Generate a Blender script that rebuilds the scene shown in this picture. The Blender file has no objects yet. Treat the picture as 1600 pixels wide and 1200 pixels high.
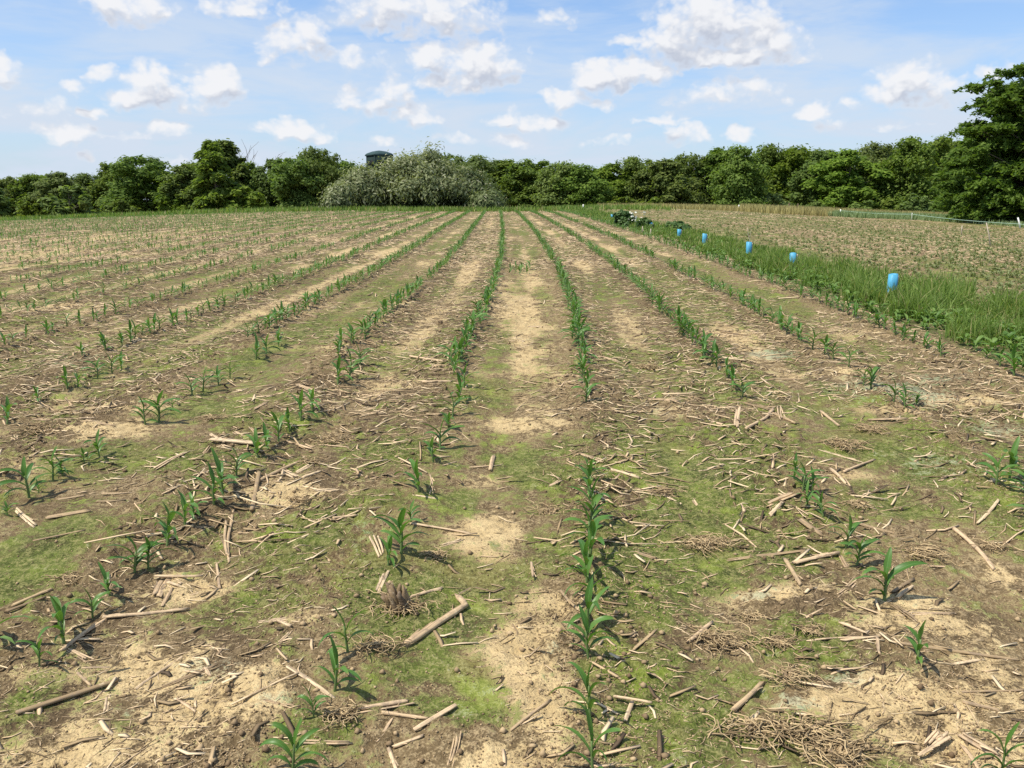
import bpy, math, random
import numpy as np
from mathutils import Vector

# ------------------------------------------------------------------ scene, camera, light
S = bpy.context.scene
C = S.collection
rng = np.random.default_rng(7)
random.seed(7)

F = 1340.0                      # focal length in pixels of the 1600 x 1200 picture
PITCH = math.atan((600 - 320) / F)
CAMZ = 1.27
cam_d = bpy.data.cameras.new("camera")
cam_d.sensor_width = 36.0
cam_d.lens = 36.0 * F / 1600.0
cam_d.clip_end = 5000
cam_d.clip_start = 0.05
cam = bpy.data.objects.new("camera", cam_d)
cam.location = (0, 0, CAMZ)
cam.rotation_euler = (math.pi / 2 - PITCH, 0, 0)
C.objects.link(cam)
S.camera = cam

SUN_EL = math.radians(60)
SUN_AZ = math.radians(-112)      # from +Y towards +X
sun_dir = Vector((math.sin(SUN_AZ) * math.cos(SUN_EL), math.cos(SUN_AZ) * math.cos(SUN_EL), math.sin(SUN_EL)))
sun_d = bpy.data.lights.new("sun", 'SUN')
sun_d.energy = 4.6
sun_d.angle = math.radians(0.53)
sun_d.color = (1.0, 0.925, 0.79)
sun = bpy.data.objects.new("sun", sun_d)
sun.rotation_euler = sun_dir.to_track_quat('Z', 'Y').to_euler()
sun.location = (-20, -5, 40)
C.objects.link(sun)

S.view_settings.view_transform = 'Standard'
S.view_settings.look = 'None'
S.view_settings.exposure = 0.42
S.view_settings.gamma = 1.0
S.cycles.use_denoising = False
S.cycles.max_bounces = 6
S.cycles.transparent_max_bounces = 4


class NT:
    """small helper for node trees"""
    def __init__(self, tree):
        self.t = tree
        self.n = tree.nodes
        self.l = tree.links

    def new(self, typ, **kw):
        n = self.n.new(typ)
        for k, v in kw.items():
            setattr(n, k, v)
        return n

    def put(self, sock, v):
        if hasattr(v, 'is_linked') or isinstance(v, bpy.types.NodeSocket):
            self.l.new(v, sock)
        else:
            sock.default_value = v

    def math(self, op, a, b=None, c=None, clamp=False):
        n = self.new('ShaderNodeMath', operation=op)
        n.use_clamp = clamp
        for i, v in enumerate((a, b, c)):
            if v is not None:
                self.put(n.inputs[i], v)
        return n.outputs[0]

    def vmath(self, op, a, b=None, c=None, out=0):
        n = self.new('ShaderNodeVectorMath', operation=op)
        for i, v in enumerate((a, b, c)):
            if v is not None:
                self.put(n.inputs[i], v)
        return n.outputs[out]

    def mix(self, f, a, b, blend='MIX'):
        n = self.new('ShaderNodeMix', data_type='RGBA', blend_type=blend)
        self.put(n.inputs[0], f)
        self.put(n.inputs[6], a if not isinstance(a, tuple) else (*a, 1)[:4])
        self.put(n.inputs[7], b if not isinstance(b, tuple) else (*b, 1)[:4])
        return n.outputs[2]

    def noise(self, vec, scale, detail=3.0, rough=0.55, dim='3D', out=0, dist=0.0):
        n = self.new('ShaderNodeTexNoise', noise_dimensions=dim)
        if vec is not None:
            self.l.new(vec, n.inputs['Vector'])
        n.inputs['Scale'].default_value = scale
        n.inputs['Detail'].default_value = detail
        n.inputs['Roughness'].default_value = rough
        n.inputs['Distortion'].default_value = dist
        return n.outputs[out]

    def ss(self, v, lo, hi, a=0.0, b=1.0):
        n = self.new('ShaderNodeMapRange', interpolation_type='SMOOTHSTEP')
        self.put(n.inputs[0], v)
        n.inputs[1].default_value = lo
        n.inputs[2].default_value = hi
        n.inputs[3].default_value = a
        n.inputs[4].default_value = b
        return n.outputs[0]

    def attr(self, name):
        return self.new('ShaderNodeAttribute', attribute_name=name)


def px_dir(px, py):
    """azimuth (from +Y to +X) and elevation of a direction given in picture coordinates of the reference view"""
    x = (px - 800) / F
    yd = (py - 600) / F
    cp, sp = math.cos(PITCH), math.sin(PITCH)
    d = Vector((x, cp - yd * sp, -sp - yd * cp)).normalized()
    return math.atan2(d.x, d.y), math.asin(d.z)


# ------------------------------------------------------------------ sky with cumulus
CLOUDS = [  # azimuth/elevation are derived from these: cx, cy, rx, ry, weight
    (205, 5, 62, 30, 1), (192, 22, 45, 18, .9), (370, 8, 60, 18, .8), (0, 110, 34, 24, 1),
    (235, 132, 46, 32, 1), (290, 150, 60, 22, .9), (335, 133, 45, 30, 1), (200, 152, 42, 18, .8), (160, 116, 24, 15, .9), (120, 138, 20, 13, .8),
    (145, 173, 26, 9, .9), (450, 70, 48, 30, 1), (486, 50, 28, 22, .8), (425, 82, 28, 20, .8),
    (545, 92, 60, 18, .55), (610, 12, 90, 34, .95), (700, 20, 70, 36, .95), (650, 45, 70, 20, .6),
    (738, 98, 68, 36, 1.05), (672, 90, 32, 24, 1), (772, 106, 40, 26, 1), (722, 128, 80, 16, 1),
    (612, 145, 34, 27, 1), (546, 150, 25, 18, .85), (642, 176, 42, 18, 1), (605, 170, 32, 14, .8),
    (458, 204, 56, 18, .95), (425, 200, 25, 12, .8), (498, 212, 24, 10, .8), (110, 208, 50, 15, .8), (262, 203, 34, 12, .9), (195, 213, 40, 9, .6), (137, 241, 14, 7, .7),
    (1115, 38, 95, 48, 1.1), (1050, 60, 50, 34, 1), (1185, 68, 62, 34, 1.05), (1085, 12, 45, 30, 1), (1140, 88, 110, 18, 1.1), (975, 64, 26, 10, .7),
    (968, 112, 75, 27, 1.05), (925, 122, 36, 19, .95), (1022, 114, 40, 23, 1), (885, 154, 36, 17, .95), (930, 162, 30, 13, .85), (860, 150, 18, 9, .7),
    (790, 185, 30, 16, .95), (842, 192, 48, 14, .8), (798, 222, 32, 10, .85), (1035, 187, 46, 9, .85), (1130, 145, 85, 26, .62), (1072, 206, 38, 14, .9), (1160, 203, 22, 11, .8),
    (1413, 128, 52, 32, 1), (1465, 138, 60, 24, .9), (1395, 143, 44, 17, .9), (1560, 108, 25, 14, .8), (1277, 175, 34, 13, .9), (1300, 193, 34, 12, .85), (1224, 161, 12, 9, .8), (1335, 160, 14, 8, .6),
    (598, 214, 26, 10, .7), (1400, 196, 40, 10, .5), (700, 215, 40, 8, .45), (330, 255, 60, 10, .45), (960, 222, 60, 8, .5), (60, 170, 50, 14, .35), (870, 30, 30, 16, .5),
]


def build_world():
    w = bpy.data.worlds.new("World")
    S.world = w
    w.use_nodes = True
    t = NT(w.node_tree)
    t.n.clear()
    tc = t.new('ShaderNodeTexCoord')
    sep = t.new('ShaderNodeSeparateXYZ')
    t.l.new(tc.outputs['Generated'], sep.inputs[0])
    az = t.math('ARCTAN2', sep.outputs[0], sep.outputs[1])
    el = t.math('ARCSINE', sep.outputs[2])
    cmb = t.new('ShaderNodeCombineXYZ')
    t.l.new(az, cmb.inputs[0])
    t.l.new(el, cmb.inputs[1])
    P = cmb.outputs[0]
    st = t.vmath('MULTIPLY', P, (1, 1.3, 1))
    warp = t.vmath('SUBTRACT', t.noise(st, 24, 3, .6, out=1), (.5, .5, .5))
    Pw = t.vmath('MULTIPLY_ADD', warp, (.034, .028, 0), P)

    def lobes(p):
        best = None
        for cx, cy, rx, ry, wt in CLOUDS:
            a, e = px_dir(cx, cy)
            a2, _ = px_dir(cx + rx, cy)
            _, e2 = px_dir(cx, cy - ry)
            sx, sy = 1 / max(a2 - a, 1e-4), 1 / max(e2 - e, 1e-4)
            v = t.vmath('MULTIPLY_ADD', p, (sx, sy, 0), (-a * sx, -e * sy, 0))
            d = t.vmath('DOT_PRODUCT', v, v, out=1)
            m = t.math('MULTIPLY_ADD', d, -.55 * wt, wt)
            best = m if best is None else t.math('SMOOTH_MAX', best, m, .2)
        return t.math('MAXIMUM', best, -1.2)

    def puff(p):
        q = t.vmath('MULTIPLY', p, (1, 1.3, 1))
        n1 = t.noise(q, 27, 6, .58)
        vo = t.new('ShaderNodeTexVoronoi', feature='SMOOTH_F1')
        t.l.new(t.vmath('MULTIPLY_ADD', warp, (.02, .02, 0), q), vo.inputs['Vector'])
        vo.inputs['Scale'].default_value = 52
        vo.inputs['Smoothness'].default_value = .6
        vo.inputs['Detail'].default_value = 2
        vo.inputs['Roughness'].default_value = .55
        return t.math('ADD', t.math('MULTIPLY_ADD', n1, 1.5, -.56), t.math('MULTIPLY_ADD', vo.outputs['Distance'], -.8, .36))
    b0 = lobes(Pw)
    n0 = puff(P)
    up = (-.0045, .0085, 0)
    b1 = lobes(t.vmath('ADD', Pw, (-.006, .017, 0)))
    n1_ = puff(t.vmath('ADD', P, up))
    d0 = t.math('ADD', b0, n0)
    cov = t.ss(d0, -.08, .82)
    soft = t.ss(d0, -.75, .55)
    rel = t.math('ADD', t.math('MULTIPLY', t.math('SUBTRACT', b0, b1), .85), t.math('MULTIPLY', t.math('SUBTRACT', n0, n1_), .55))
    shade = t.ss(rel, -.26, .36)                                   # 1 where the cloud faces the light
    thick = t.ss(d0, .1, .9)
    lit = t.math('SUBTRACT', 1, t.math('MULTIPLY', t.math('SUBTRACT', 1, shade), t.math('MULTIPLY_ADD', thick, .7, .3)), clamp=True)

    sky = t.new('ShaderNodeTexSky', sky_type='NISHITA')
    sky.sun_disc = False
    sky.sun_elevation = SUN_EL
    sky.sun_rotation = SUN_AZ
    sky.altitude = 200
    sky.air_density = 1.0
    sky.dust_density = 1.2
    sky.ozone_density = 2.0
    # thin high veil in streaks
    stv = t.vmath('MULTIPLY', P, (2.2, 9, 1))
    vn = t.noise(stv, 2.2, 5, .6, dist=.4)
    veil = t.ss(vn, .34, .66)
    low = t.ss(el, .0, .26, 1, 0)
    veil = t.math('ADD', t.math('MULTIPLY', veil, .55), t.math('MULTIPLY_ADD', low, .52, .10), clamp=True)
    skyc = t.mix(1.0, sky.outputs[0], (1.02, 1.30, 1.60), 'MULTIPLY')
    VEIL = (5.7, 6.5, 7.6)
    veil2 = t.math('MAXIMUM', veil, t.math('MULTIPLY', soft, .62))
    hazy = t.mix(veil2, skyc, VEIL)
    cl = t.mix(lit, (4.7, 5.1, 6.0), (7.9, 7.95, 8.15))
    out = t.mix(t.math('MULTIPLY', cov, .96), hazy, cl)
    bg = t.new('ShaderNodeBackground')
    t.l.new(out, bg.inputs[0])
    bg.inputs[1].default_value = .086
    # the rest of the sky: scattered cumulus from noise
    gn = t.noise(t.vmath('DIVIDE', tc.outputs['Generated'], t.vmath('ADD', t.vmath('MULTIPLY', tc.outputs['Generated'], (0, 0, 1)), (.35, .35, .35))), 2.6, 5, .58)
    gc = t.mix(t.ss(gn, .55, .68), t.mix(veil, skyc, VEIL), (7.6, 7.7, 8.0))
    bg2 = t.new('ShaderNodeBackground')
    t.l.new(gc, bg2.inputs[0])
    bg2.inputs[1].default_value = .086
    inaz = t.math('LESS_THAN', t.math('ABSOLUTE', az), .72)
    inel = t.math('LESS_THAN', t.math('ABSOLUTE', t.math('SUBTRACT', el, .13)), .15)
    mx = t.new('ShaderNodeMixShader')
    t.l.new(t.math('MULTIPLY', inaz, inel), mx.inputs[0])
    t.l.new(bg2.outputs[0], mx.inputs[1])
    t.l.new(bg.outputs[0], mx.inputs[2])
    o = t.new('ShaderNodeOutputWorld')
    t.l.new(mx.outputs[0], o.inputs[0])
    w.cycles.sampling_method = 'MANUAL'
    w.cycles.sample_map_resolution = 512


build_world()


# ------------------------------------------------------------------ maths helpers
def _hash(ix, iy, seed):
    h = (ix.astype(np.int64) * 374761393 + iy.astype(np.int64) * 668265263 + seed * 1442695041) & 0xFFFFFFFF
    h = ((h ^ (h >> 13)) * 1274126177) & 0xFFFFFFFF
    return (h ^ (h >> 16)) & 0xFFFFFFFF


def perlin(x, y, seed=0):
    xi, yi = np.floor(x), np.floor(y)
    xf, yf = x - xi, y - yi
    u = xf * xf * xf * (xf * (xf * 6 - 15) + 10)
    v = yf * yf * yf * (yf * (yf * 6 - 15) + 10)

    def grad(dx, dy):
        a = _hash(xi + dx, yi + dy, seed).astype(np.float64) * (2 * math.pi / 4294967296.0)
        return np.cos(a) * (xf - dx) + np.sin(a) * (yf - dy)
    n0 = grad(0, 0) * (1 - u) + grad(1, 0) * u
    n1 = grad(0, 1) * (1 - u) + grad(1, 1) * u
    return (n0 * (1 - v) + n1 * v) * 1.5


def fbm(x, y, octs=4, seed=0, gain=.5):
    s = np.zeros(np.broadcast(x, y).shape)
    a = 1.0
    for o in range(octs):
        s = s + a * perlin(x * 2 ** o + 17.3 * o, y * 2 ** o - 9.1 * o, seed + o)
        a *= gain
    return s


def sstep(v, a, b):
    t = np.clip((v - a) / (b - a), 0, 1)
    return t * t * (3 - 2 * t)


# rows of maize follow this centre line (row 0), 0.76 m apart
CY = np.array([-40, 0, 1.57, 2.07, 3.2, 4.4, 6.9, 9.7, 13.85, 18, 22, 33.6, 50, 80.])
CX = np.array([-1.2, .05, .165, .205, .295, .385, .51, .585, .595, .565, .515, .36, .05, -.9])


def centre(Y):
    Y = np.asarray(Y, float)
    w = np.clip(.12 * np.abs(Y), .25, 4)
    return (np.interp(Y - w, CY, CX) + 2 * np.interp(Y, CY, CX) + np.interp(Y + w, CY, CX)) / 4


ROW = 0.76
# terrain control points X, Y, z
CTRL = []
for Y, z in ((-20, -.9), (-6, -.35), (-2, -.12), (0, .03), (1.57, .13), (3.2, .25), (5, .335), (7, .375), (10, .425), (14, .49), (22, .64), (33, .79), (43, .90), (52, .95)):
    CTRL.append((0.4, Y, z))
    if Y < 12:
        CTRL += [(4.5, Y, z - .02), (-4.5, Y, z), (9, Y, z - .05), (-9, Y, z)]
CTRL += [(-8, 22, .62), (-16, 22, .42), (8, 22, .60), (14, 22, .28), (-10, 36, .80), (-22, 36, .46), (-30, 50, .34), (-19, 52, .74), (-9.7, 52, .98),
         (7.5, 50, 1.08), (5, 36, .88), (12, 36, .70), (15.5, 52, .80), (18.7, 50, .62), (19, 38, .32), (23, 38, .18), (26, 45, .30), (30, 60, .3), (15, 62, .9), (0, 66, .75), (-20, 66, .45), (-40, 60, .0),
         (-60, 90, -.6), (0, 90, -.1), (60, 90, -.4), (0, 140, -1.2), (-110, 140, -1.6), (110, 140, -1.4), (60, 20, -.6), (-60, 20, -.3), (60, -20, -1.5), (-60, -20, -1.5)]
CTRL = np.array(CTRL, float)


def _tps_k(r2):
    return np.where(r2 > 1e-12, .5 * r2 * np.log(np.maximum(r2, 1e-12)), 0)


_n = len(CTRL)
_d2 = ((CTRL[:, None, :2] - CTRL[None, :, :2]) ** 2).sum(-1)
_A = np.zeros((_n + 3, _n + 3))
_A[:_n, :_n] = _tps_k(_d2) + np.eye(_n) * .6
_A[:_n, _n] = 1
_A[:_n, _n + 1:] = CTRL[:, :2]
_A[_n, :_n] = 1
_A[_n + 1:, :_n] = CTRL[:, :2].T
_b = np.zeros(_n + 3)
_b[:_n] = CTRL[:, 2]
_w = np.linalg.solve(_A, _b)


def base_z(X, Y):
    X, Y = np.broadcast_arrays(np.asarray(X, float), np.asarray(Y, float))
    sh = X.shape
    x, y = X.ravel(), Y.ravel()
    r = np.hypot(x, y)
    k = np.where(r > 150, 150 / np.maximum(r, 1), 1)
    xx, yy = x * k, y * k
    z = np.full(x.shape, _w[_n]) + _w[_n + 1] * xx + _w[_n + 2] * yy
    for i in range(_n):
        z += _w[i] * _tps_k((xx - CTRL[i, 0]) ** 2 + (yy - CTRL[i, 1]) ** 2)
    z = np.where(r > 150, z + (-2.0 - z) * sstep(r, 150, 320), z)
    return z.reshape(sh)


# ------------------------------------------------------------------ ground sheet
def axis(lim, fine, growth, near):
    a = [0.0]
    while a[-1] < lim:
        step = fine if a[-1] < near else max(fine, growth * a[-1])
        if a[-1] > 90:
            step = .12 * a[-1]
        a.append(a[-1] + step)
    return np.array(a)


_pos = axis(2600, .0135, .0062, 1.9)
GX = np.concatenate([-_pos[:0:-1], _pos])
_yy = axis(2600, .0125, .0047, 2.6)
GY = np.concatenate([np.array([-2600, -600, -150, -60, -30, -15, -8, -4, -2, -1, 0, .4, .8]), 1.0 + _yy])
NX, NY = len(GX), len(GY)
mX, mY = np.meshgrid(GX, GY)
gz = base_z(mX, mY)
cX = centre(GY)[:, None]
tt = (mX - cX) / ROW
trow = np.abs(tt - np.round(tt))                     # 0 on a row, .5 between rows
incorn = (sstep(-tt, -3.35, -3.15)) * sstep(mY, 46, 43)
rowf = np.exp(-(trow / .17) ** 2) * incorn
trk = np.exp(-((trow - .5) / .14) ** 2) * incorn
dist = np.hypot(mX, mY)
rough = fbm(mX * 1.1, mY * .8, 2, 3)                # broad
det1 = fbm(mX * 5.5, mY * 5.5, 3, 11)
rid = 1 - np.abs(fbm(mX * 9, mY * 9, 3, 21))
det2 = fbm(mX * 26, mY * 26, 2, 31)
nearf = sstep(dist, 26, 6)
lump = np.clip(sstep(fbm(mX * 1.7, mY * 1.3, 3, 41), -.15, .5) * .8 + rowf * .7, 0, 1.3)
near2 = sstep(dist, 60, 30)
gz = gz + .013 * rough * near2 + nearf * (.008 * det1 + lump * (.013 * (rid - .6) + .010 * det2) + .003 * det2) - .012 * trk * near2 + .010 * rowf * near2


def ground_z(X, Y):
    X, Y = np.asarray(X, float), np.asarray(Y, float)
    i = np.clip(np.searchsorted(GX, X) - 1, 0, NX - 2)
    j = np.clip(np.searchsorted(GY, Y) - 1, 0, NY - 2)
    u = (X - GX[i]) / (GX[i + 1] - GX[i])
    v = (Y - GY[j]) / (GY[j + 1] - GY[j])
    return (gz[j, i] * (1 - u) + gz[j, i + 1] * u) * (1 - v) + (gz[j + 1, i] * (1 - u) + gz[j + 1, i + 1] * u) * v


CP, SP = math.cos(PITCH), math.sin(PITCH)


def at(px, py):
    """ground point under a pixel of the reference view"""
    x, yd = (px - 800) / F, (py - 600) / F
    d = np.array([x, CP - yd * SP, -SP - yd * CP])
    t = 1.0
    for _ in range(400):
        P = d * t
        h = CAMZ + P[2] - float(ground_z(P[0], P[1]))
        if h < .002 or t > 400:
            break
        t += max(.0015, h * .6)
    return float(d[0] * t), float(d[1] * t)


def at_dist(px, Y):
    return (px - 800) / F * Y * (CP + 0.2 * SP * 1.0), Y


def project(X, Y, Z):
    dz = np.asarray(Z) - CAMZ
    zc = np.asarray(Y) * CP - dz * SP
    yc = -(dz * CP + np.asarray(Y) * SP)
    return 800 + F * np.asarray(X) / zc, 600 + F * yc / zc, zc


# colour masks on the soil: patches where they lie in the field
def blobs(lst):
    m = np.zeros_like(mX)
    for b in lst:
        px, py, rx, ry, w = b
        x, y = at(px, py)
        xr, _ = at(px + rx, py)
        _, y0 = at(px, py + ry)
        _, y1 = at(px, py - ry)
        sx, sy = max(xr - x, .02), max((y1 - y0) / 2, .02)
        i0, i1 = np.searchsorted(GX, (x - 3 * sx, x + 3 * sx))
        j0, j1 = np.searchsorted(GY, (y - 3 * sy, y + 3 * sy))
        if i1 <= i0 or j1 <= j0:
            continue
        XX, YY = mX[j0:j1, i0:i1], mY[j0:j1, i0:i1]
        wx = .45 * fbm(XX * 4, YY * 3.2, 3, 61)
        wy = .45 * fbm(XX * 4 + 50, YY * 3.2, 3, 62)
        q = ((XX - x) / sx + wx) ** 2 + ((YY - y) / sy + wy) ** 2
        m[j0:j1, i0:i1] = np.maximum(m[j0:j1, i0:i1], w * np.exp(-q * .9))
    return m


MOSS = [(620, 700, 95, 26, .8), (480, 835, 80, 45, .9), (590, 905, 45, 45, 1.1), (700, 890, 90, 45, .95), (720, 960, 110, 50, .9), (700, 1050, 90, 40, .8), (690, 1110, 120, 30, .7),
        (830, 725, 90, 50, .75), (1050, 720, 100, 60, .9), (1110, 770, 110, 55, 1.1), (1040, 850, 110, 60, 1.15), (1090, 890, 80, 30, 1), (1000, 930, 90, 45, .8), (1235, 860, 60, 32, 1.05), (990, 1050, 110, 80, .9),
        (1080, 1130, 100, 60, .8), (1290, 1010, 90, 50, .65), (1250, 1150, 70, 60, .8), (1380, 690, 110, 40, .75), (1490, 745, 150, 40, .8), (1400, 790, 90, 30, .7), (210, 720, 140, 26, .8), (30, 885, 60, 55, 1), (110, 830, 70, 35, .7),
        (330, 640, 70, 16, .7), (420, 655, 60, 20, .7), (200, 1130, 60, 40, .5), (40, 1090, 60, 50, .7), (1300, 640, 120, 25, .6), (1120, 600, 90, 30, .5), (760, 620, 70, 24, .55), (1010, 560, 60, 30, .4), (400, 940, 80, 40, .6),
        (860, 870, 50, 40, .6), (560, 780, 70, 30, .55), (700, 780, 60, 40, .5), (1590, 800, 60, 60, .6), (300, 560, 90, 12, .45), (640, 560, 60, 20, .45), (1180, 690, 80, 30, .6), (930, 1120, 60, 60, .6), (500, 1130, 60, 40, .5), (1360, 1160, 60, 50, .45)]
PALE = [(1210, 552, 40, 9, .9), (1400, 605, 90, 18, .9), (1480, 590, 80, 14, .6), (1460, 725, 70, 22, .5), (1170, 935, 40, 10, .9), (1330, 1062, 60, 14, .7), (1240, 1090, 40, 16, .8), (330, 1040, 60, 24, .5), (200, 1110, 30, 12, .6), (860, 1010, 30, 22, .6),
        (560, 835, 40, 20, .5), (1050, 640, 50, 12, .4), (700, 1110, 40, 12, .4), (420, 1090, 50, 18, .4), (110, 560, 70, 10, .4), (1560, 670, 60, 18, .6)]
SAND = [(815, 495, 36, 60, 1.1), (830, 440, 26, 40, .6), (830, 660, 70, 15, .7), (765, 820, 55, 42, 1), (745, 755, 60, 16, .6), (255, 1045, 60, 40, .9), (150, 1170, 130, 40, 1), (290, 1110, 70, 34, 1), (385, 1080, 60, 60, .9), (310, 918, 80, 18, .9),
        (455, 772, 70, 20, .9), (830, 945, 70, 30, .9), (815, 1020, 80, 55, 1), (850, 1105, 90, 60, .95), (800, 1190, 120, 40, .9), (1180, 930, 110, 20, .8), (1400, 1092, 190, 36, 1.1), (1490, 1150, 130, 50, 1), (1560, 1060, 70, 50, .8),
        (1450, 965, 90, 32, .8), (180, 668, 70, 18, 1), (240, 635, 90, 12, .9), (60, 395, 130, 12, .9), (200, 370, 120, 8, .7), (100, 480, 120, 10, .6), (560, 480, 70, 10, .6), (480, 545, 90, 10, .5), (1380, 640, 80, 10, .7), (1500, 625, 80, 10, .8),
        (1300, 580, 80, 12, .6), (1150, 520, 60, 14, .6), (1330, 520, 60, 12, .6), (830, 580, 40, 20, .8), (60, 720, 60, 18, .6), (1330, 740, 60, 12, .7), (1560, 900, 60, 30, .6), (550, 1020, 50, 20, .4), (620, 600, 60, 12, .5), (700, 480, 50, 20, .35), (980, 480, 40, 30, .4), (1060, 640, 60, 12, .4), (880, 640, 40, 14, .5), (60, 1060, 70, 26, .5), (470, 960, 50, 18, .45)]
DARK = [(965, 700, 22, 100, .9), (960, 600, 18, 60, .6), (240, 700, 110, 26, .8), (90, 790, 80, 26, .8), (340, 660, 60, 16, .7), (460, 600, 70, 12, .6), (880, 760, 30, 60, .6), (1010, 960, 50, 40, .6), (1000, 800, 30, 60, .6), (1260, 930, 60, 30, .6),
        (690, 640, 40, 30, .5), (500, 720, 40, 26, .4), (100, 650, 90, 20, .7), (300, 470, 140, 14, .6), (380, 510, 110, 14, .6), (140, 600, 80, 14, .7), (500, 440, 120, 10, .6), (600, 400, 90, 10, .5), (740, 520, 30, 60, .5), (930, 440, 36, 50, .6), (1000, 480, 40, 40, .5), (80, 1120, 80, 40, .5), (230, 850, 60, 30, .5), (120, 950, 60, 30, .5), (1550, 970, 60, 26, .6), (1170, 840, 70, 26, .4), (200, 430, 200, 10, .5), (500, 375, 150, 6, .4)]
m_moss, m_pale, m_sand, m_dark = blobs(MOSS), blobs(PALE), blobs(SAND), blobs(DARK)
low_n = fbm(mX * .9, mY * .45, 3, 71)
med_n = fbm(mX * 2.4, mY * 1.3, 3, 72)
spread = sstep(dist, 7, 14)                          # beyond the hand-set patches the field goes on by itself
mosslane = np.exp(-((trow - .36) / .17) ** 2)
m_moss = m_moss * 1.0 + .18 * (sstep(med_n, -.35, .5) * .8 + .2) * incorn + incorn * sstep(dist, 3.5, 6) * mosslane * (.22 + .42 * sstep(fbm(mX * .8, mY * .3, 3, 74), -.35, .4)) * (1 - .35 * sstep(dist, 14, 35)) + .52 * sstep(tt, 5, 5.4) * sstep(fbm(mX * .5, mY * .5, 2, 78), -.9, .5)
m_sand = m_sand + spread * incorn * (.35 * trk * sstep(low_n, -.4, .4) + .5 * sstep(low_n, .15, .7)) + .22 * sstep(med_n, .15, .7) * (1 - spread)
lane = np.floor(tt)
lane_amp = (_hash(lane, lane * 0 + 3, 9) % 1000) / 1000.0
along = fbm(lane * 13.7, mY * .22, 3, 77)
band = np.exp(-((trow - .22 - .12 * ((lane_amp * 7) % 1)) / .16) ** 2) * sstep(along + 1.2 * lane_amp, .25, 1.0)
sandlane = (lane_amp > .42) * np.exp(-((trow - .44) / .10) ** 2) * sstep(fbm(lane * 5.1, mY * .16, 3, 79), -.45, .25)
m_sand = m_sand + incorn * sstep(dist, 3.6, 6.5) * .62 * sandlane
band = band * (1 + .5 * sstep(dist, 5, 9))
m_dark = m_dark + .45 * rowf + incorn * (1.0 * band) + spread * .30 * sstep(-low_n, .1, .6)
verge = np.maximum(sstep(tt, 3.15, 3.55) * sstep(-tt, -5.35, -5.0) * sstep(mY, 60, 46), sstep(mY, 44.5, 47.5) * sstep(mY, 70, 58) * sstep(mX, 9, 4))
m_green = np.clip(verge, 0, 1)
golden = np.zeros_like(mX)


def add_mesh(name, verts, quads=None, tris=None, mat=None, smooth=False, parent=None, link=True):
    me = bpy.data.meshes.new(name)
    verts = np.ascontiguousarray(verts, dtype=np.float32).reshape(-1, 3)
    parts = []
    sizes = []
    if quads is not None and len(quads):
        q = np.asarray(quads, np.int32).reshape(-1, 4)
        parts.append(q.ravel())
        sizes.append(np.full(len(q), 4, np.int32))
    if tris is not None and len(tris):
        q = np.asarray(tris, np.int32).reshape(-1, 3)
        parts.append(q.ravel())
        sizes.append(np.full(len(q), 3, np.int32))
    li = np.concatenate(parts)
    sz = np.concatenate(sizes)
    me.vertices.add(len(verts))
    me.vertices.foreach_set('co', verts.ravel())
    me.loops.add(len(li))
    me.loops.foreach_set('vertex_index', li)
    me.polygons.add(len(sz))
    me.polygons.foreach_set('loop_start', np.concatenate([[0], np.cumsum(sz)[:-1]]).astype(np.int32))
    if smooth:
        me.polygons.foreach_set('use_smooth', np.ones(len(sz), bool))
    me.update(calc_edges=True)
    if mat is not None:
        me.materials.append(mat)
    if not link:
        return me
    o = bpy.data.objects.new(name, me)
    C.objects.link(o)
    if parent is not None:
        o.parent = parent
    return o


def tag(o, label=None, cat=None, group=None, kind=None):
    if label:
        o['label'] = label
    if cat:
        o['category'] = cat
    if group:
        o['group'] = group
    if kind:
        o['kind'] = kind
    return o


def empty(name, loc, rz=0.0, scale=1.0):
    e = bpy.data.objects.new(name, None)
    e.empty_display_size = .1
    e.location = loc
    e.rotation_euler = (0, 0, rz)
    e.scale = (scale, scale, scale)
    C.objects.link(e)
    return e


def copy_obj(o, parent=None):
    c = o.copy()
    C.objects.link(c)
    if parent is not None:
        c.parent = parent
    return c


# ------------------------------------------------------------------ materials
def new_mat(name):
    m = bpy.data.materials.new(name)
    m.use_nodes = True
    t = NT(m.node_tree)
    t.n.clear()
    out = t.new('ShaderNodeOutputMaterial')
    return m, t, out


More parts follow.
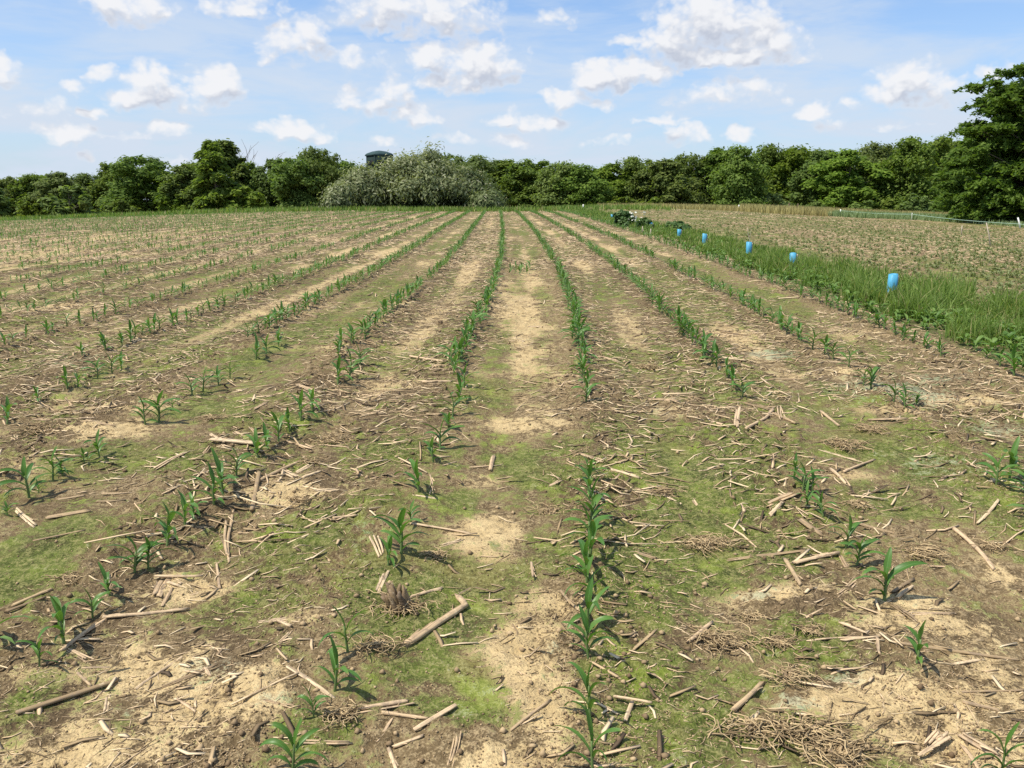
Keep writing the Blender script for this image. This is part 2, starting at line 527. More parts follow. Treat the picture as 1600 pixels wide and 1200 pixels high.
def soil_material():
    m, t, out = new_mat("field_soil")
    geo = t.new('ShaderNodeNewGeometry')
    P = geo.outputs['Position']
    moss, pale, sand, dark, green = (t.attr(a).outputs['Fac'] for a in ('moss', 'pale', 'sand', 'dark', 'green'))
    nA = t.noise(P, 2.6, 5, .62)
    nB = t.noise(P, 11, 5, .62)
    nC = t.noise(P, 48, 4, .65)
    nD = t.noise(P, 170, 3, .6)
    grit = t.math('ADD', t.math('MULTIPLY', nC, .55), t.math('MULTIPLY', nD, .45))
    # brown soil
    brown = t.mix(t.ss(nB, .32, .68), (.090, .062, .031), (.212, .153, .078))
    brown = t.mix(t.ss(grit, .44, .60), brown, (.33, .25, .14))
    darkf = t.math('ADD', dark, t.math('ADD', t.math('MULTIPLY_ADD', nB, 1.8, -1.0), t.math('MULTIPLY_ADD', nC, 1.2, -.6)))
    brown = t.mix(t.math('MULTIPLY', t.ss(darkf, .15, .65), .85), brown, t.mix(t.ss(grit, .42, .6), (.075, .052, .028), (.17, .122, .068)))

    def patch(mask, k1, k2, k3, lo, hi, shift=0.0):
        f = t.math('ADD', mask, t.math('ADD', t.math('MULTIPLY_ADD', nB, k1, -.5 * k1), t.math('MULTIPLY_ADD', nC, k2, -.5 * k2 + shift)))
        f = t.math('ADD', f, t.math('MULTIPLY_ADD', nD, k3, -.5 * k3))
        return t.ss(f, lo, hi)
    # crusted pale sandy soil
    sandc = t.mix(t.ss(nB, .35, .68), (.42, .31, .155), (.58, .445, .24))
    sandc = t.mix(t.ss(grit, .36, .56), (.30, .225, .12), sandc)
    sfac = patch(t.math('ADD', sand, t.math('MULTIPLY_ADD', nA, 1.0, -.5)), 2.3, 1.2, .7, .30, .66)
    col = t.mix(sfac, brown, sandc)
    # green algae / moss film
    mossc = t.mix(t.ss(nB, .34, .66), (.036, .056, .010), (.092, .138, .018))
    mossc = t.mix(t.ss(nA, .5, .68), mossc, (.135, .122, .036))
    mossc = t.mix(t.ss(grit, .44, .62), mossc, (.215, .21, .075))
    mossc = t.mix(t.ss(grit, .46, .34), mossc, (.034, .031, .012))
    mossc = t.mix(t.ss(t.noise(P, 5.5, 3, .6), .56, .70), mossc, t.mix(t.ss(grit, .4, .6), (.13, .175, .022), (.20, .24, .05)))
    mfac = patch(t.math('SUBTRACT', moss, t.math('MULTIPLY', sand, .5)), 2.0, 1.5, .8, .10, .50)
    col = t.mix(t.math('MULTIPLY', mfac, .88), col, mossc)
    # pale mould
    pfac = patch(pale, 1.8, 2.0, 1.0, .35, .9)
    col = t.mix(t.math('MULTIPLY', pfac, .5), col, (.34, .385, .27))
    # soil under the grassy verge
    gf = t.math('ADD', green, t.math('MULTIPLY_ADD', nB, .9, -.45))
    col = t.mix(t.ss(gf, .35, .75), col, (.085, .095, .032))
    # little dark pits and crumbs
    vor = t.new('ShaderNodeTexVoronoi', feature='F1')
    t.l.new(P, vor.inputs['Vector'])
    vor.inputs['Scale'].default_value = 95
    pits = t.ss(t.noise(P, 75, 3, .7), .36, .27)
    col = t.mix(t.math('MULTIPLY', pits, .5), col, (.07, .05, .028))
    b = t.new('ShaderNodeBsdfPrincipled')
    t.l.new(col, b.inputs['Base Color'])
    b.inputs['Roughness'].default_value = .92
    b.inputs['Specular IOR Level'].default_value = .15
    hgt = t.math('ADD', t.math('MULTIPLY', nB, .5), t.math('ADD', t.math('MULTIPLY', nC, .32), t.math('MULTIPLY', nD, .14)))
    bump = t.new('ShaderNodeBump')
    bump.inputs['Strength'].default_value = 1.0
    bump.inputs['Distance'].default_value = .036
    t.l.new(hgt, bump.inputs['Height'])
    t.l.new(bump.outputs[0], b.inputs['Normal'])
    t.l.new(b.outputs[0], out.inputs[0])
    return m


def leaf_material(name, c_dark, c_light, trans=.28, rough=.5, spec=.25, obj_var=0.0, tcol=None, third=None):
    """per-leaf colour from the mesh island, per-plant shift from the object"""
    m, t, out = new_mat(name)
    geo = t.new('ShaderNodeNewGeometry')
    r = geo.outputs['Random Per Island']
    col = t.mix(r, c_dark, c_light)
    if third:
        col = t.mix(t.ss(t.math('FRACT', t.math('MULTIPLY', r, 7.31)), third[1], third[1] + .02), col, third[0])
    if obj_var:
        oi = t.new('ShaderNodeObjectInfo')
        hsv = t.new('ShaderNodeHueSaturation')
        rr = oi.outputs['Random']
        t.put(hsv.inputs['Hue'], t.math('MULTIPLY_ADD', rr, (.03 * obj_var), .5 - .022 * obj_var))
        t.put(hsv.inputs['Value'], t.math('MULTIPLY_ADD', t.math('FRACT', t.math('MULTIPLY', rr, 5.7)), .5 * obj_var, 1 - .22 * obj_var))
        t.put(hsv.inputs['Saturation'], t.math('MULTIPLY_ADD', t.math('FRACT', t.math('MULTIPLY', rr, 9.3)), .3 * obj_var, 1 - .18 * obj_var))
        t.l.new(col, hsv.inputs['Color'])
        col = hsv.outputs[0]
    b = t.new('ShaderNodeBsdfPrincipled')
    t.l.new(col, b.inputs['Base Color'])
    b.inputs['Roughness'].default_value = rough
    b.inputs['Specular IOR Level'].default_value = spec
    tr = t.new('ShaderNodeBsdfTranslucent')
    t.l.new(t.mix(1.0, col, tcol or (1.25, 1.35, .6), 'MULTIPLY'), tr.inputs[0])
    mx = t.new('ShaderNodeMixShader')
    mx.inputs[0].default_value = trans
    t.l.new(b.outputs[0], mx.inputs[1])
    t.l.new(tr.outputs[0], mx.inputs[2])
    t.l.new(mx.outputs[0], out.inputs[0])
    return m


def corn_material():
    m, t, out = new_mat("corn_leaf")
    at_ = t.attr('blade')          # x: across the leaf, y: along it
    sep = t.new('ShaderNodeSeparateXYZ')
    t.l.new(at_.outputs['Vector'], sep.inputs[0])
    geo = t.new('ShaderNodeNewGeometry')
    oi = t.new('ShaderNodeObjectInfo')
    rib = t.ss(t.math('ABSOLUTE', sep.outputs[0]), .18, .0)
    r = t.math('FRACT', t.math('ADD', oi.outputs['Random'], t.math('MULTIPLY', geo.outputs['Random Per Island'], 3.7)))
    col = t.mix(r, (.048, .128, .022), (.108, .215, .040))
    col = t.mix(t.math('MULTIPLY', rib, .55), col, (.14, .30, .09))
    col = t.mix(t.math('MULTIPLY', t.noise(geo.outputs['Position'], 60, 2, .5), .35), col, (.09, .19, .03))
    tipf = t.math('MULTIPLY', t.ss(t.math('ADD', sep.outputs[1], t.math('MULTIPLY', t.noise(geo.outputs['Position'], 45, 2, .5), .3)), .98, 1.12), t.math('GREATER_THAN', r, .45))
    col = t.mix(tipf, col, (.30, .24, .10))
    dirt = t.math('MULTIPLY', t.ss(t.noise(geo.outputs['Position'], 130, 3, .6), .56, .70), t.ss(sep.outputs[1], .7, .1))
    col = t.mix(t.math('MULTIPLY', dirt, .6), col, (.20, .15, .08))
    b = t.new('ShaderNodeBsdfPrincipled')
    t.l.new(col, b.inputs['Base Color'])
    b.inputs['Roughness'].default_value = .42
    b.inputs['Specular IOR Level'].default_value = .35
    tr = t.new('ShaderNodeBsdfTranslucent')
    t.l.new(t.mix(1.0, col, (1.4, 1.5, .7), 'MULTIPLY'), tr.inputs[0])
    mx = t.new('ShaderNodeMixShader')
    mx.inputs[0].default_value = .3
    t.l.new(b.outputs[0], mx.inputs[1])
    t.l.new(tr.outputs[0], mx.inputs[2])
    t.l.new(mx.outputs[0], out.inputs[0])
    return m


def straw_material(name, island=True):
    m, t, out = new_mat(name)
    geo = t.new('ShaderNodeNewGeometry')
    tc = t.new('ShaderNodeTexCoord')
    oi = t.new('ShaderNodeObjectInfo')
    r = geo.outputs['Random Per Island'] if island else oi.outputs['Random']
    cr = t.new('ShaderNodeValToRGB')
    e = cr.color_ramp.elements
    e[0].position, e[0].color = 0, (.085, .058, .034, 1)
    e[1].position, e[1].color = 1, (.68, .54, .34, 1)
    for p_, c_ in ((.22, (.20, .14, .075, 1)), (.45, (.38, .275, .150, 1)), (.66, (.56, .41, .25, 1))):
        k = e.new(p_)
        k.color = c_
    if not island:
        r = t.math('MULTIPLY_ADD', t.attr('tone').outputs['Fac'], 1.0, 0.0)
    t.put(cr.inputs[0], r)
    col = cr.outputs[0]
    if not island:
        st = t.vmath('ADD', t.vmath('MULTIPLY', tc.outputs['Object'], (9, 260, 260)), t.vmath('MULTIPLY', oi.outputs['Location'], (31, 47, 0)))
        streak = t.noise(st, 1.0, 4, .6)
        col = t.mix(t.ss(streak, .35, .68), col, (.20, .125, .075), 'MIX') if False else t.mix(t.math('MULTIPLY', t.ss(streak, .42, .66), .7), col, (.19, .13, .085))
        blot = t.noise(t.vmath('ADD', tc.outputs['Object'], oi.outputs['Location']), 42, 4, .68)
        col = t.mix(t.math('MULTIPLY', t.ss(blot, .50, .66), .7), col, (.22, .165, .115))
        col = t.mix(t.math('MULTIPLY', t.ss(blot, .40, .28), .5), col, (.66, .53, .35))
    b = t.new('ShaderNodeBsdfPrincipled')
    t.l.new(col, b.inputs['Base Color'])
    b.inputs['Roughness'].default_value = .75
    b.inputs['Specular IOR Level'].default_value = .25
    if not island:
        bump = t.new('ShaderNodeBump')
        bump.inputs['Strength'].default_value = .5
        bump.inputs['Distance'].default_value = .002
        t.l.new(streak, bump.inputs['Height'])
        t.l.new(bump.outputs[0], b.inputs['Normal'])
    t.l.new(b.outputs[0], out.inputs[0])
    return m


def plain_material(name, col, rough=.7, spec=.3, noise_amt=.25, scale=12, metal=0):
    m, t, out = new_mat(name)
    tc = t.new('ShaderNodeTexCoord')
    n = t.noise(tc.outputs['Object'], scale, 4, .6)
    dk = tuple(c * (1 - noise_amt) for c in col)
    lt = tuple(min(1, c * (1 + noise_amt)) for c in col)
    c = t.mix(n, dk, lt)
    b = t.new('ShaderNodeBsdfPrincipled')
    t.l.new(c, b.inputs['Base Color'])
    b.inputs['Roughness'].default_value = rough
    b.inputs['Specular IOR Level'].default_value = spec
    b.inputs['Metallic'].default_value = metal
    t.l.new(b.outputs[0], out.inputs[0])
    return m


def bark_material():
    m, t, out = new_mat("bark")
    tc = t.new('ShaderNodeTexCoord')
    st = t.vmath('MULTIPLY', tc.outputs['Object'], (6, 6, 1.2))
    n = t.noise(st, 2, 5, .65)
    col = t.mix(t.ss(n, .3, .7), (.055, .043, .033), (.17, .14, .11))
    b = t.new('ShaderNodeBsdfPrincipled')
    t.l.new(col, b.inputs['Base Color'])
    b.inputs['Roughness'].default_value = .9
    bump = t.new('ShaderNodeBump')
    bump.inputs['Distance'].default_value = .03
    t.l.new(n, bump.inputs['Height'])
    t.l.new(bump.outputs[0], b.inputs['Normal'])
    t.l.new(b.outputs[0], out.inputs[0])
    return m


M_SOIL = soil_material()
M_CORN = corn_material()
M_STALK = leaf_material("corn_stem", (.10, .17, .05), (.16, .22, .08), .1)
M_CORNFAR = leaf_material("corn_far", (.07, .15, .035), (.16, .265, .08), .3)
M_STRAW = straw_material("dry_stalk", island=False)
M_LITTER = straw_material("dry_litter", island=True)
M_ROOT = leaf_material("dry_root", (.13, .09, .05), (.53, .40, .225), .0, .85, .15, tcol=(1, 1, 1))
M_GRASS = leaf_material("verge_grass", (.095, .165, .030), (.225, .31, .080), .38, .5, .2, third=((.38, .35, .16), .90))
M_WEED = leaf_material("verge_weed", (.075, .155, .032), (.17, .265, .065), .3)
M_GOLD = leaf_material("ripe_grass", (.29, .26, .105), (.45, .40, .175), .25, .8, .1, tcol=(1.1, 1.05, .8))
M_BLUEGREEN = leaf_material("bluegreen_grass", (.17, .245, .11), (.28, .35, .17), .3)
M_LEAF = leaf_material("tree_leaf", (.080, .136, .028), (.172, .240, .050), .42, .6, .1, obj_var=.75)
M_LEAF2 = leaf_material("locust_leaf", (.060, .114, .020), (.138, .208, .038), .42, .6, .1)
M_OLIVE = leaf_material("olive_leaf", (.145, .172, .080), (.26, .29, .155), .35, .6, .1, third=((.38, .39, .255), .84))
M_SHRUB = leaf_material("shrub_leaf", (.045, .10, .028), (.10, .165, .045), .3)
M_FLOWER = leaf_material("white_flower", (.7, .7, .62), (.8, .8, .72), .2, tcol=(1, 1, 1))
M_BARK = bark_material()
M_DEAD = plain_material("dead_wood", (.22, .20, .185), .85, .2, .3, 3)
M_TUBE = plain_material("blue_tube", (.075, .32, .50), .5, .3, .3, 16)
M_WHITE = plain_material("white_plastic", (.78, .78, .74), .5, .4, .08)
M_WOOD = plain_material("grey_wood", (.42, .36, .28), .85, .2, .25)
M_RUST = plain_material("rusty_steel", (.12, .07, .045), .7, .4, .3)
M_BLIND = plain_material("blind_wall", (.016, .030, .028), .8, .1, .2, 2)
M_BLINDROOF = plain_material("blind_roof", (.035, .065, .068), .8, .15, .2, 2)
M_GLASS = plain_material("dark_window", (.006, .008, .009), .6, .1, .1)

# ------------------------------------------------------------------ ground object
idx = np.arange(NX * NY).reshape(NY, NX)
quads = np.stack([idx[:-1, :-1], idx[:-1, 1:], idx[1:, 1:], idx[1:, :-1]], -1).reshape(-1, 4)
ground = add_mesh("ground", np.stack([mX, mY, gz], -1).reshape(-1, 3), quads, mat=M_SOIL, smooth=True)
tag(ground, "sandy brown field soil with green moss patches and crop residue", kind="structure")
for nm, arr in (('moss', m_moss), ('pale', m_pale), ('sand', m_sand), ('dark', m_dark), ('green', m_green)):
    a = ground.data.attributes.new(nm, 'FLOAT', 'POINT')
    a.data.foreach_set('value', arr.astype(np.float32).ravel())


# ------------------------------------------------------------------ geometry pieces
def tube(P, R, sides=6, caps=True):
    """swept tube through points P with radii R -> verts, quads, tris"""
    P = np.asarray(P, float)
    n = len(P)
    R = np.broadcast_to(np.asarray(R, float), (n,))
    T = np.gradient(P, axis=0)
    T /= np.maximum(np.linalg.norm(T, axis=1, keepdims=True), 1e-9)
    ref = np.array([0, 0, 1.]) if abs(T[:, 2]).mean() < .8 else np.array([1., 0, 0])
    U = np.cross(T, ref)
    U /= np.maximum(np.linalg.norm(U, axis=1, keepdims=True), 1e-9)
    V = np.cross(T, U)
    a = np.linspace(0, 2 * math.pi, sides, endpoint=False)
    v = P[:, None] + R[:, None, None] * (np.cos(a)[None, :, None] * U[:, None] + np.sin(a)[None, :, None] * V[:, None])
    i = np.arange(n * sides).reshape(n, sides)
    j = np.roll(i, -1, 1)
    q = np.stack([i[:-1], j[:-1], j[1:], i[1:]], -1).reshape(-1, 4)
    v = v.reshape(-1, 3)
    tr = np.zeros((0, 3), int)
    if caps:
        c0, c1 = len(v), len(v) + 1
        v = np.vstack([v, P[0], P[-1]])
        tr = np.concatenate([np.stack([np.full(sides, c0), j[0], i[0]], -1), np.stack([np.full(sides, c1), i[-1], j[-1]], -1)])
    return v, q, tr


class Acc:
    """collects pieces of one mesh"""
    def __init__(self):
        self.v, self.q, self.t, self.n = [], [], [], 0

    def add(self, v, q=None, t=None):
        if q is not None and len(q):
            self.q.append(np.asarray(q) + self.n)
        if t is not None and len(t):
            self.t.append(np.asarray(t) + self.n)
        self.v.append(np.asarray(v, float))
        self.n += len(v)

    def get(self):
        return (np.concatenate(self.v), np.concatenate(self.q) if self.q else None, np.concatenate(self.t) if self.t else None)

    def build(self, name, mat, parent=None, smooth=False):
        v, q, t = self.get()
        return add_mesh(name, v, q, t, mat, smooth, parent)


# ------------------------------------------------------------------ maize seedlings
def corn_leaf(r, L, W, z0, az, rise, droop, nseg=9, twist=0.0):
    """one arching blade with a folded midrib; returns verts, quads, blade coordinate"""
    s = np.linspace(0, 1, nseg + 1)
    ang = rise - (rise + droop) * s ** 1.25           # elevation angle of the tangent along the blade
    ds = L / nseg
    h = np.concatenate([[0], np.cumsum(np.cos(ang[:-1]) * ds)])
    z = z0 + np.concatenate([[0], np.cumsum(np.sin(ang[:-1]) * ds)])
    w = 1.5 * W * np.clip(.38 + 1.9 * s, 0, 1) * (1 - s ** 2.6) ** .8 + .0006
    fold = .55 - .35 * s
    ca, sa = math.cos(az), math.sin(az)
    tw = twist * s
    V, B = [], []
    wav = .10 * np.sin(s * 11 + r.uniform(0, 6))
    for k in range(nseg + 1):
        d = np.array([ca, sa, 0])
        side = np.array([-sa, ca, 0])
        up = np.array([-math.sin(ang[k]) * ca, -math.sin(ang[k]) * sa, math.cos(ang[k])])
        sd = side * math.cos(tw[k]) + up * math.sin(tw[k])
        un = up * math.cos(tw[k]) - side * math.sin(tw[k])
        c = d * h[k] + np.array([0, 0, z[k]])
        for e, sgn in ((-1, -1), (0, 0), (1, 1)):
            V.append(c + sd * e * w[k] * math.cos(fold[k]) + un * (abs(e) * w[k] * math.sin(fold[k]) + sgn * w[k] * wav[k]))
            B.append((e, s[k], 0))
    i = np.arange((nseg + 1) * 3).reshape(-1, 3)
    q = np.concatenate([np.stack([i[:-1, a], i[:-1, a + 1], i[1:, a + 1], i[1:, a]], -1) for a in (0, 1)])
    return np.array(V), q, np.array(B)


def corn_parts(seed, nseg=9):
    """leaves and stem of one seedling of height about 1 (scaled when placed)"""
    r = random.Random(seed)
    n = r.choice((5, 5, 6, 6, 7))
    az0 = r.uniform(0, math.pi)
    H = .50
    leaves = []
    for k in range(n):
        f = k / (n - 1)
        az = az0 + math.pi * (k % 2) + r.uniform(-.55, .55)
        if k == n - 1:
            leaves.append(corn_leaf(r, r.uniform(.42, .55), r.uniform(.034, .046), H * .92, az, r.uniform(1.35, 1.5), r.uniform(-1.25, -.7), nseg, r.uniform(-.6, .6)))
        else:
            L = (.34 + .38 * math.sin(math.pi * (.15 + .75 * f))) * r.uniform(.85, 1.15)
            leaves.append(corn_leaf(r, L, r.uniform(.034, .052) * (.75 + .4 * f), H * (.14 + .78 * f), az, r.uniform(.70, 1.12) + .15 * f, r.uniform(.2, 1.25) * (1.15 - .45 * f), nseg, r.uniform(-.8, .8)))
    zz = np.linspace(-.06, H, 6)
    stem = tube(np.stack([.012 * np.sin(zz * 5 + r.uniform(0, 6)), .012 * np.sin(zz * 4 + r.uniform(0, 6)), zz], -1), np.linspace(.028, .019, 6), 7)
    return leaves, stem


def set_blade(o, B):
    a = o.data.attributes.new('blade', 'FLOAT_VECTOR', 'POINT')
    a.data.foreach_set('vector', np.asarray(B, np.float32).ravel())


def ordinal(n):
    a = ["", "first", "second", "third", "fourth", "fifth", "sixth", "seventh", "eighth", "ninth", "tenth", "eleventh", "twelfth", "thirteenth", "fourteenth", "fifteenth", "sixteenth", "seventeenth", "eighteenth", "nineteenth"]
    tens = {2: "twenty", 3: "thirty", 4: "forty", 5: "fifty", 6: "sixty", 7: "seventy", 8: "eighty", 9: "ninety"}
    if n < 20:
        return a[n]
    return (tens[n // 10][:-1] + "ieth") if n % 10 == 0 else tens[n // 10] + "-" + a[n % 10]


NUM = {4: "four", 5: "five", 6: "six", 7: "seven"}
# hand-set seedlings: base pixel x, y and height in pixels, per row (0 = the row that runs up the middle)
PLANTS = {
    0: [(926, 1214, 105), (922, 1128, 100), (920, 1028, 78), (919, 985, 85), (922, 935, 62), (918, 908, 70), (921, 878, 72), (919, 850, 66), (923, 824, 62), (924, 800, 56), (921, 776, 56), (919, 752, 42), (917, 735, 26), (915, 628, 42), (917, 612, 36), (913, 598, 38)],
    -1: [(455, 1212, 98), (490, 1120, 60), (523, 1078, 78), (543, 1018, 74), (606, 882, 46), (628, 864, 76), (642, 816, 36), (655, 768, 56), (677, 722, 46), (688, 702, 50), (701, 668, 32), (708, 650, 42), (717, 628, 42), (725, 606, 42)],
    -2: [(62, 1040, 54), (101, 1004, 84), (144, 964, 54), (172, 930, 52), (210, 894, 62), (232, 886, 52), (262, 852, 66), (289, 820, 56), (303, 806, 40), (334, 787, 60), (349, 772, 66), (369, 742, 46), (402, 714, 48), (418, 702, 42), (436, 690, 50), (452, 674, 38), (470, 657, 46), (488, 642, 38), (528, 600, 42), (545, 591, 46), (562, 572, 42)],
    -3: [(12, 806, 26), (45, 777, 62), (60, 770, 22), (82, 749, 50), (99, 743, 36), (132, 722, 26), (155, 713, 38), (226, 663, 42), (248, 659, 52), (270, 641, 24), (300, 617, 38), (318, 611, 42), (341, 601, 32), (360, 591, 32), (400, 561, 40), (416, 551, 32), (435, 541, 32)],
    -4: [(12, 662, 46), (60, 628, 26), (105, 607, 38), (122, 606, 30), (152, 591, 32), (176, 583, 36), (190, 577, 28)],
    1: [(1240, 747, 38), (1255, 767, 46), (1269, 771, 42), (1262, 791, 38), (1286, 806, 42), (1320, 856, 52), (1338, 882, 56), (1381, 937, 78), (1433, 1036, 72), (1562, 1216, 90), (1160, 620, 36), (1145, 605, 36), (1136, 590, 34)],
    2: [(1396, 627, 42), (1413, 637, 38), (1431, 633, 24), (1361, 606, 42), (1349, 601, 32), (1326, 573, 34), (1301, 561, 28), (1288, 553, 32), (1270, 546, 36), (1556, 757, 52), (1577, 748, 62), (1602, 777, 54)],
    3: [(1585, 587, 52), (1562, 572, 32)],
}
plants = []   # row, X, Y, height(m), hand-set
for k, lst in PLANTS.items():
    for px, py, h in lst:
        x, y = at(px, py)
        z = float(ground_z(x, y))
        hh = .1
        for _ in range(12):
            _, py2, zc = project(x, y, z + hh)
            hh *= h / max(py - float(py2), 1)
            hh = min(max(hh, .04), .40)
        plants.append([k, x, y, hh, 1])
starts = {}
for k in list(range(-60, 4)):
    mine = [p for p in plants if p[0] == k]
    starts[k] = max((p[2] for p in mine), default=2.2)
for k in range(-60, 4):
    y = starts[k] + .13
    rr = random.Random(1000 + k)
    while y < 44.5:
        d = y
        gap = perlin(np.array([y * .55]), np.array([k * 3.7]), 5)[0]
        thin = .58 if d < 8 else .52
        step = rr.uniform(.07, .16) if d < 16 else rr.uniform(.085, .18)
        y += step
        px = F * (centre(y) + k * ROW) / y + 800
        if abs(centre(y) + k * ROW) > .66 * y + 2.2:
            continue
        if gap > thin - (.08 if k <= -3 else 0):
            continue
        if d > 24 and k < -12 and rr.random() < .2:
            continue
        plants.append([k, float(centre(y)) + k * ROW + rr.gauss(0, .018), y, rr.uniform(.13, .21) * (1 + .1 * gap) * (.85 if k < -4 else 1), 0])
for k in range(-12, 8):
    y = .9
    rr = random.Random(3000 + k)
    while y < 9:
        y += rr.uniform(.09, .2)
        X_ = float(centre(y)) + k * ROW
        pxx = F * X_ / y + 800
        if (pxx < -60 or pxx > 1660) and abs(X_) < .66 * y + 2.2 and (k < 4 or y < 4.5) and y < starts.get(k, 9):
            plants.append([k, X_ + rr.gauss(0, .018), y, rr.uniform(.12, .2), 0])
# a few strays beside the middle row
for px, py in ((797, 428), (806, 426), (815, 424), (823, 428), (812, 430), (828, 422)):
    x, y = at(px, py)
    plants.append([0, x, y, .2, 0])

vis, beside = [], []
for p in plants:
    k, x, y, h, hs = p
    z = float(ground_z(x, y))
    px, py, zc = project(x, y, z + h * .5)
    if -10 < px < 1610 and py < 1230:
        vis.append((y if k > -5 else math.hypot(x, y), p, z))
    else:
        beside.append((0, p, z))
vis.sort(key=lambda a: a[0])
single = vis[:300]
rest = vis[300:] + beside
NV = 14
protos = []
for vsd in range(NV):
    leaves, stem = corn_parts(vsd)
    e = empty("corn_plant", (0, 0, -50))
    so = add_mesh("stalk", stem[0], stem[1], stem[2], M_STALK, True, e)
    for V, q, B in leaves:
        lo = add_mesh("leaf", V, q, None, M_CORN, True, e)
        set_blade(lo, B)
    protos.append((e, len(leaves)))
plants_by_row = {}
for d, p, z in single:
    plants_by_row.setdefault(p[0], []).append((p, z))
ROWNAME = {k: ("row against the grassy strip" if k == 3 else f"{ordinal(3 - k)} row from the grassy strip") for k in range(-90, 4)}
used_proto = set()
plant_refs = []
for k, lst in plants_by_row.items():
    lst.sort(key=lambda a: a[0][2])
    for n, (p, z) in enumerate(lst, 1):
        vi = rng.integers(NV)
        if p[4] and protos[vi][1] < 6:
            vi = rng.integers(NV)
        e, nl = protos[vi]
        if vi in used_proto:
            c = copy_obj(e)
            for ch in e.children:
                copy_obj(ch, c)
        else:
            c = e
            used_proto.add(vi)
        _, x, y, h, hs = p
        c.location = (x, y, z - .004)
        sc = h / .93
        wf = (1.15 if y > 2.2 else (1.0 if y > 1.72 else .78)) if hs else .9
        c.scale = (sc * wf, sc * wf, sc * (rng.uniform(1.0, 1.12) if hs else .80))
        c.rotation_euler = (rng.normal(0, .07), rng.normal(0, .07), rng.uniform(0, 6.28))
        size = "tall" if h > .2 else ("small" if h < .12 else "mid-sized")
        lab = f"{size} maize seedling with {NUM[nl]} leaves, {ordinal(n)} up the {ROWNAME[k]}"
        tag(c, lab, "corn plant", "maize seedlings growing in rows")
        plant_refs.append((x, y, n, k))
for vi, (e, nl) in enumerate(protos):
    if vi not in used_proto:
        for ch in list(e.children):
            bpy.data.objects.remove(ch)
        bpy.data.objects.remove(e)

# the many plants farther up the rows: one mass
farv = []
for vsd in range(10):
    leaves, stem = corn_parts(50 + vsd, 4)
    a = Acc()
    for V, q, B in leaves:
        a.add(V, q)
    farv.append(a.get()[:2])


def scatter(name, variants, X, Y, Z, scale, mat, which=None, zscale=None, smooth=False):
    """one mesh holding many copies of small variants (verts, quads)"""
    n = len(X)
    which = rng.integers(len(variants), size=n) if which is None else which
    rot = rng.uniform(0, 2 * math.pi, n)
    Vs, Qs, off = [], [], 0
    for vi, (v, q) in enumerate(variants):
        m = np.nonzero(which == vi)[0]
        if not len(m):
            continue
        ca, sa = np.cos(rot[m])[:, None], np.sin(rot[m])[:, None]
        sc = scale[m][:, None]
        zs = sc if zscale is None else zscale[m][:, None]
        vx = (v[None, :, 0] * ca - v[None, :, 1] * sa) * sc + X[m][:, None]
        vy = (v[None, :, 0] * sa + v[None, :, 1] * ca) * sc + Y[m][:, None]
        vz = v[None, :, 2] * zs + Z[m][:, None]
        Vs.append(np.stack([vx, vy, vz], -1).reshape(-1, 3))
        Qs.append((q[None] + (np.arange(len(m)) * len(v))[:, None, None] + off).reshape(-1, 4))
        off += len(m) * len(v)
    return add_mesh(name, np.concatenate(Vs), np.concatenate(Qs), None, mat, smooth)


rx = np.array([p[1] for _, p, _ in rest])
ry = np.array([p[2] for _, p, _ in rest])
rh = np.array([p[3] for _, p, _ in rest])
rz = np.array([z for _, _, z in rest])
o = scatter("corn_seedlings", farv, rx, ry, rz, rh / 1.02, M_CORNFAR, zscale=rh / 1.25)
tag(o, "rows of small maize seedlings farther up the field", "crop", kind="stuff")

# ------------------------------------------------------------------ dry stalk pieces
TONE_WORD = lambda t: "pale" if t > .68 else ("tan" if t > .42 else "brown")


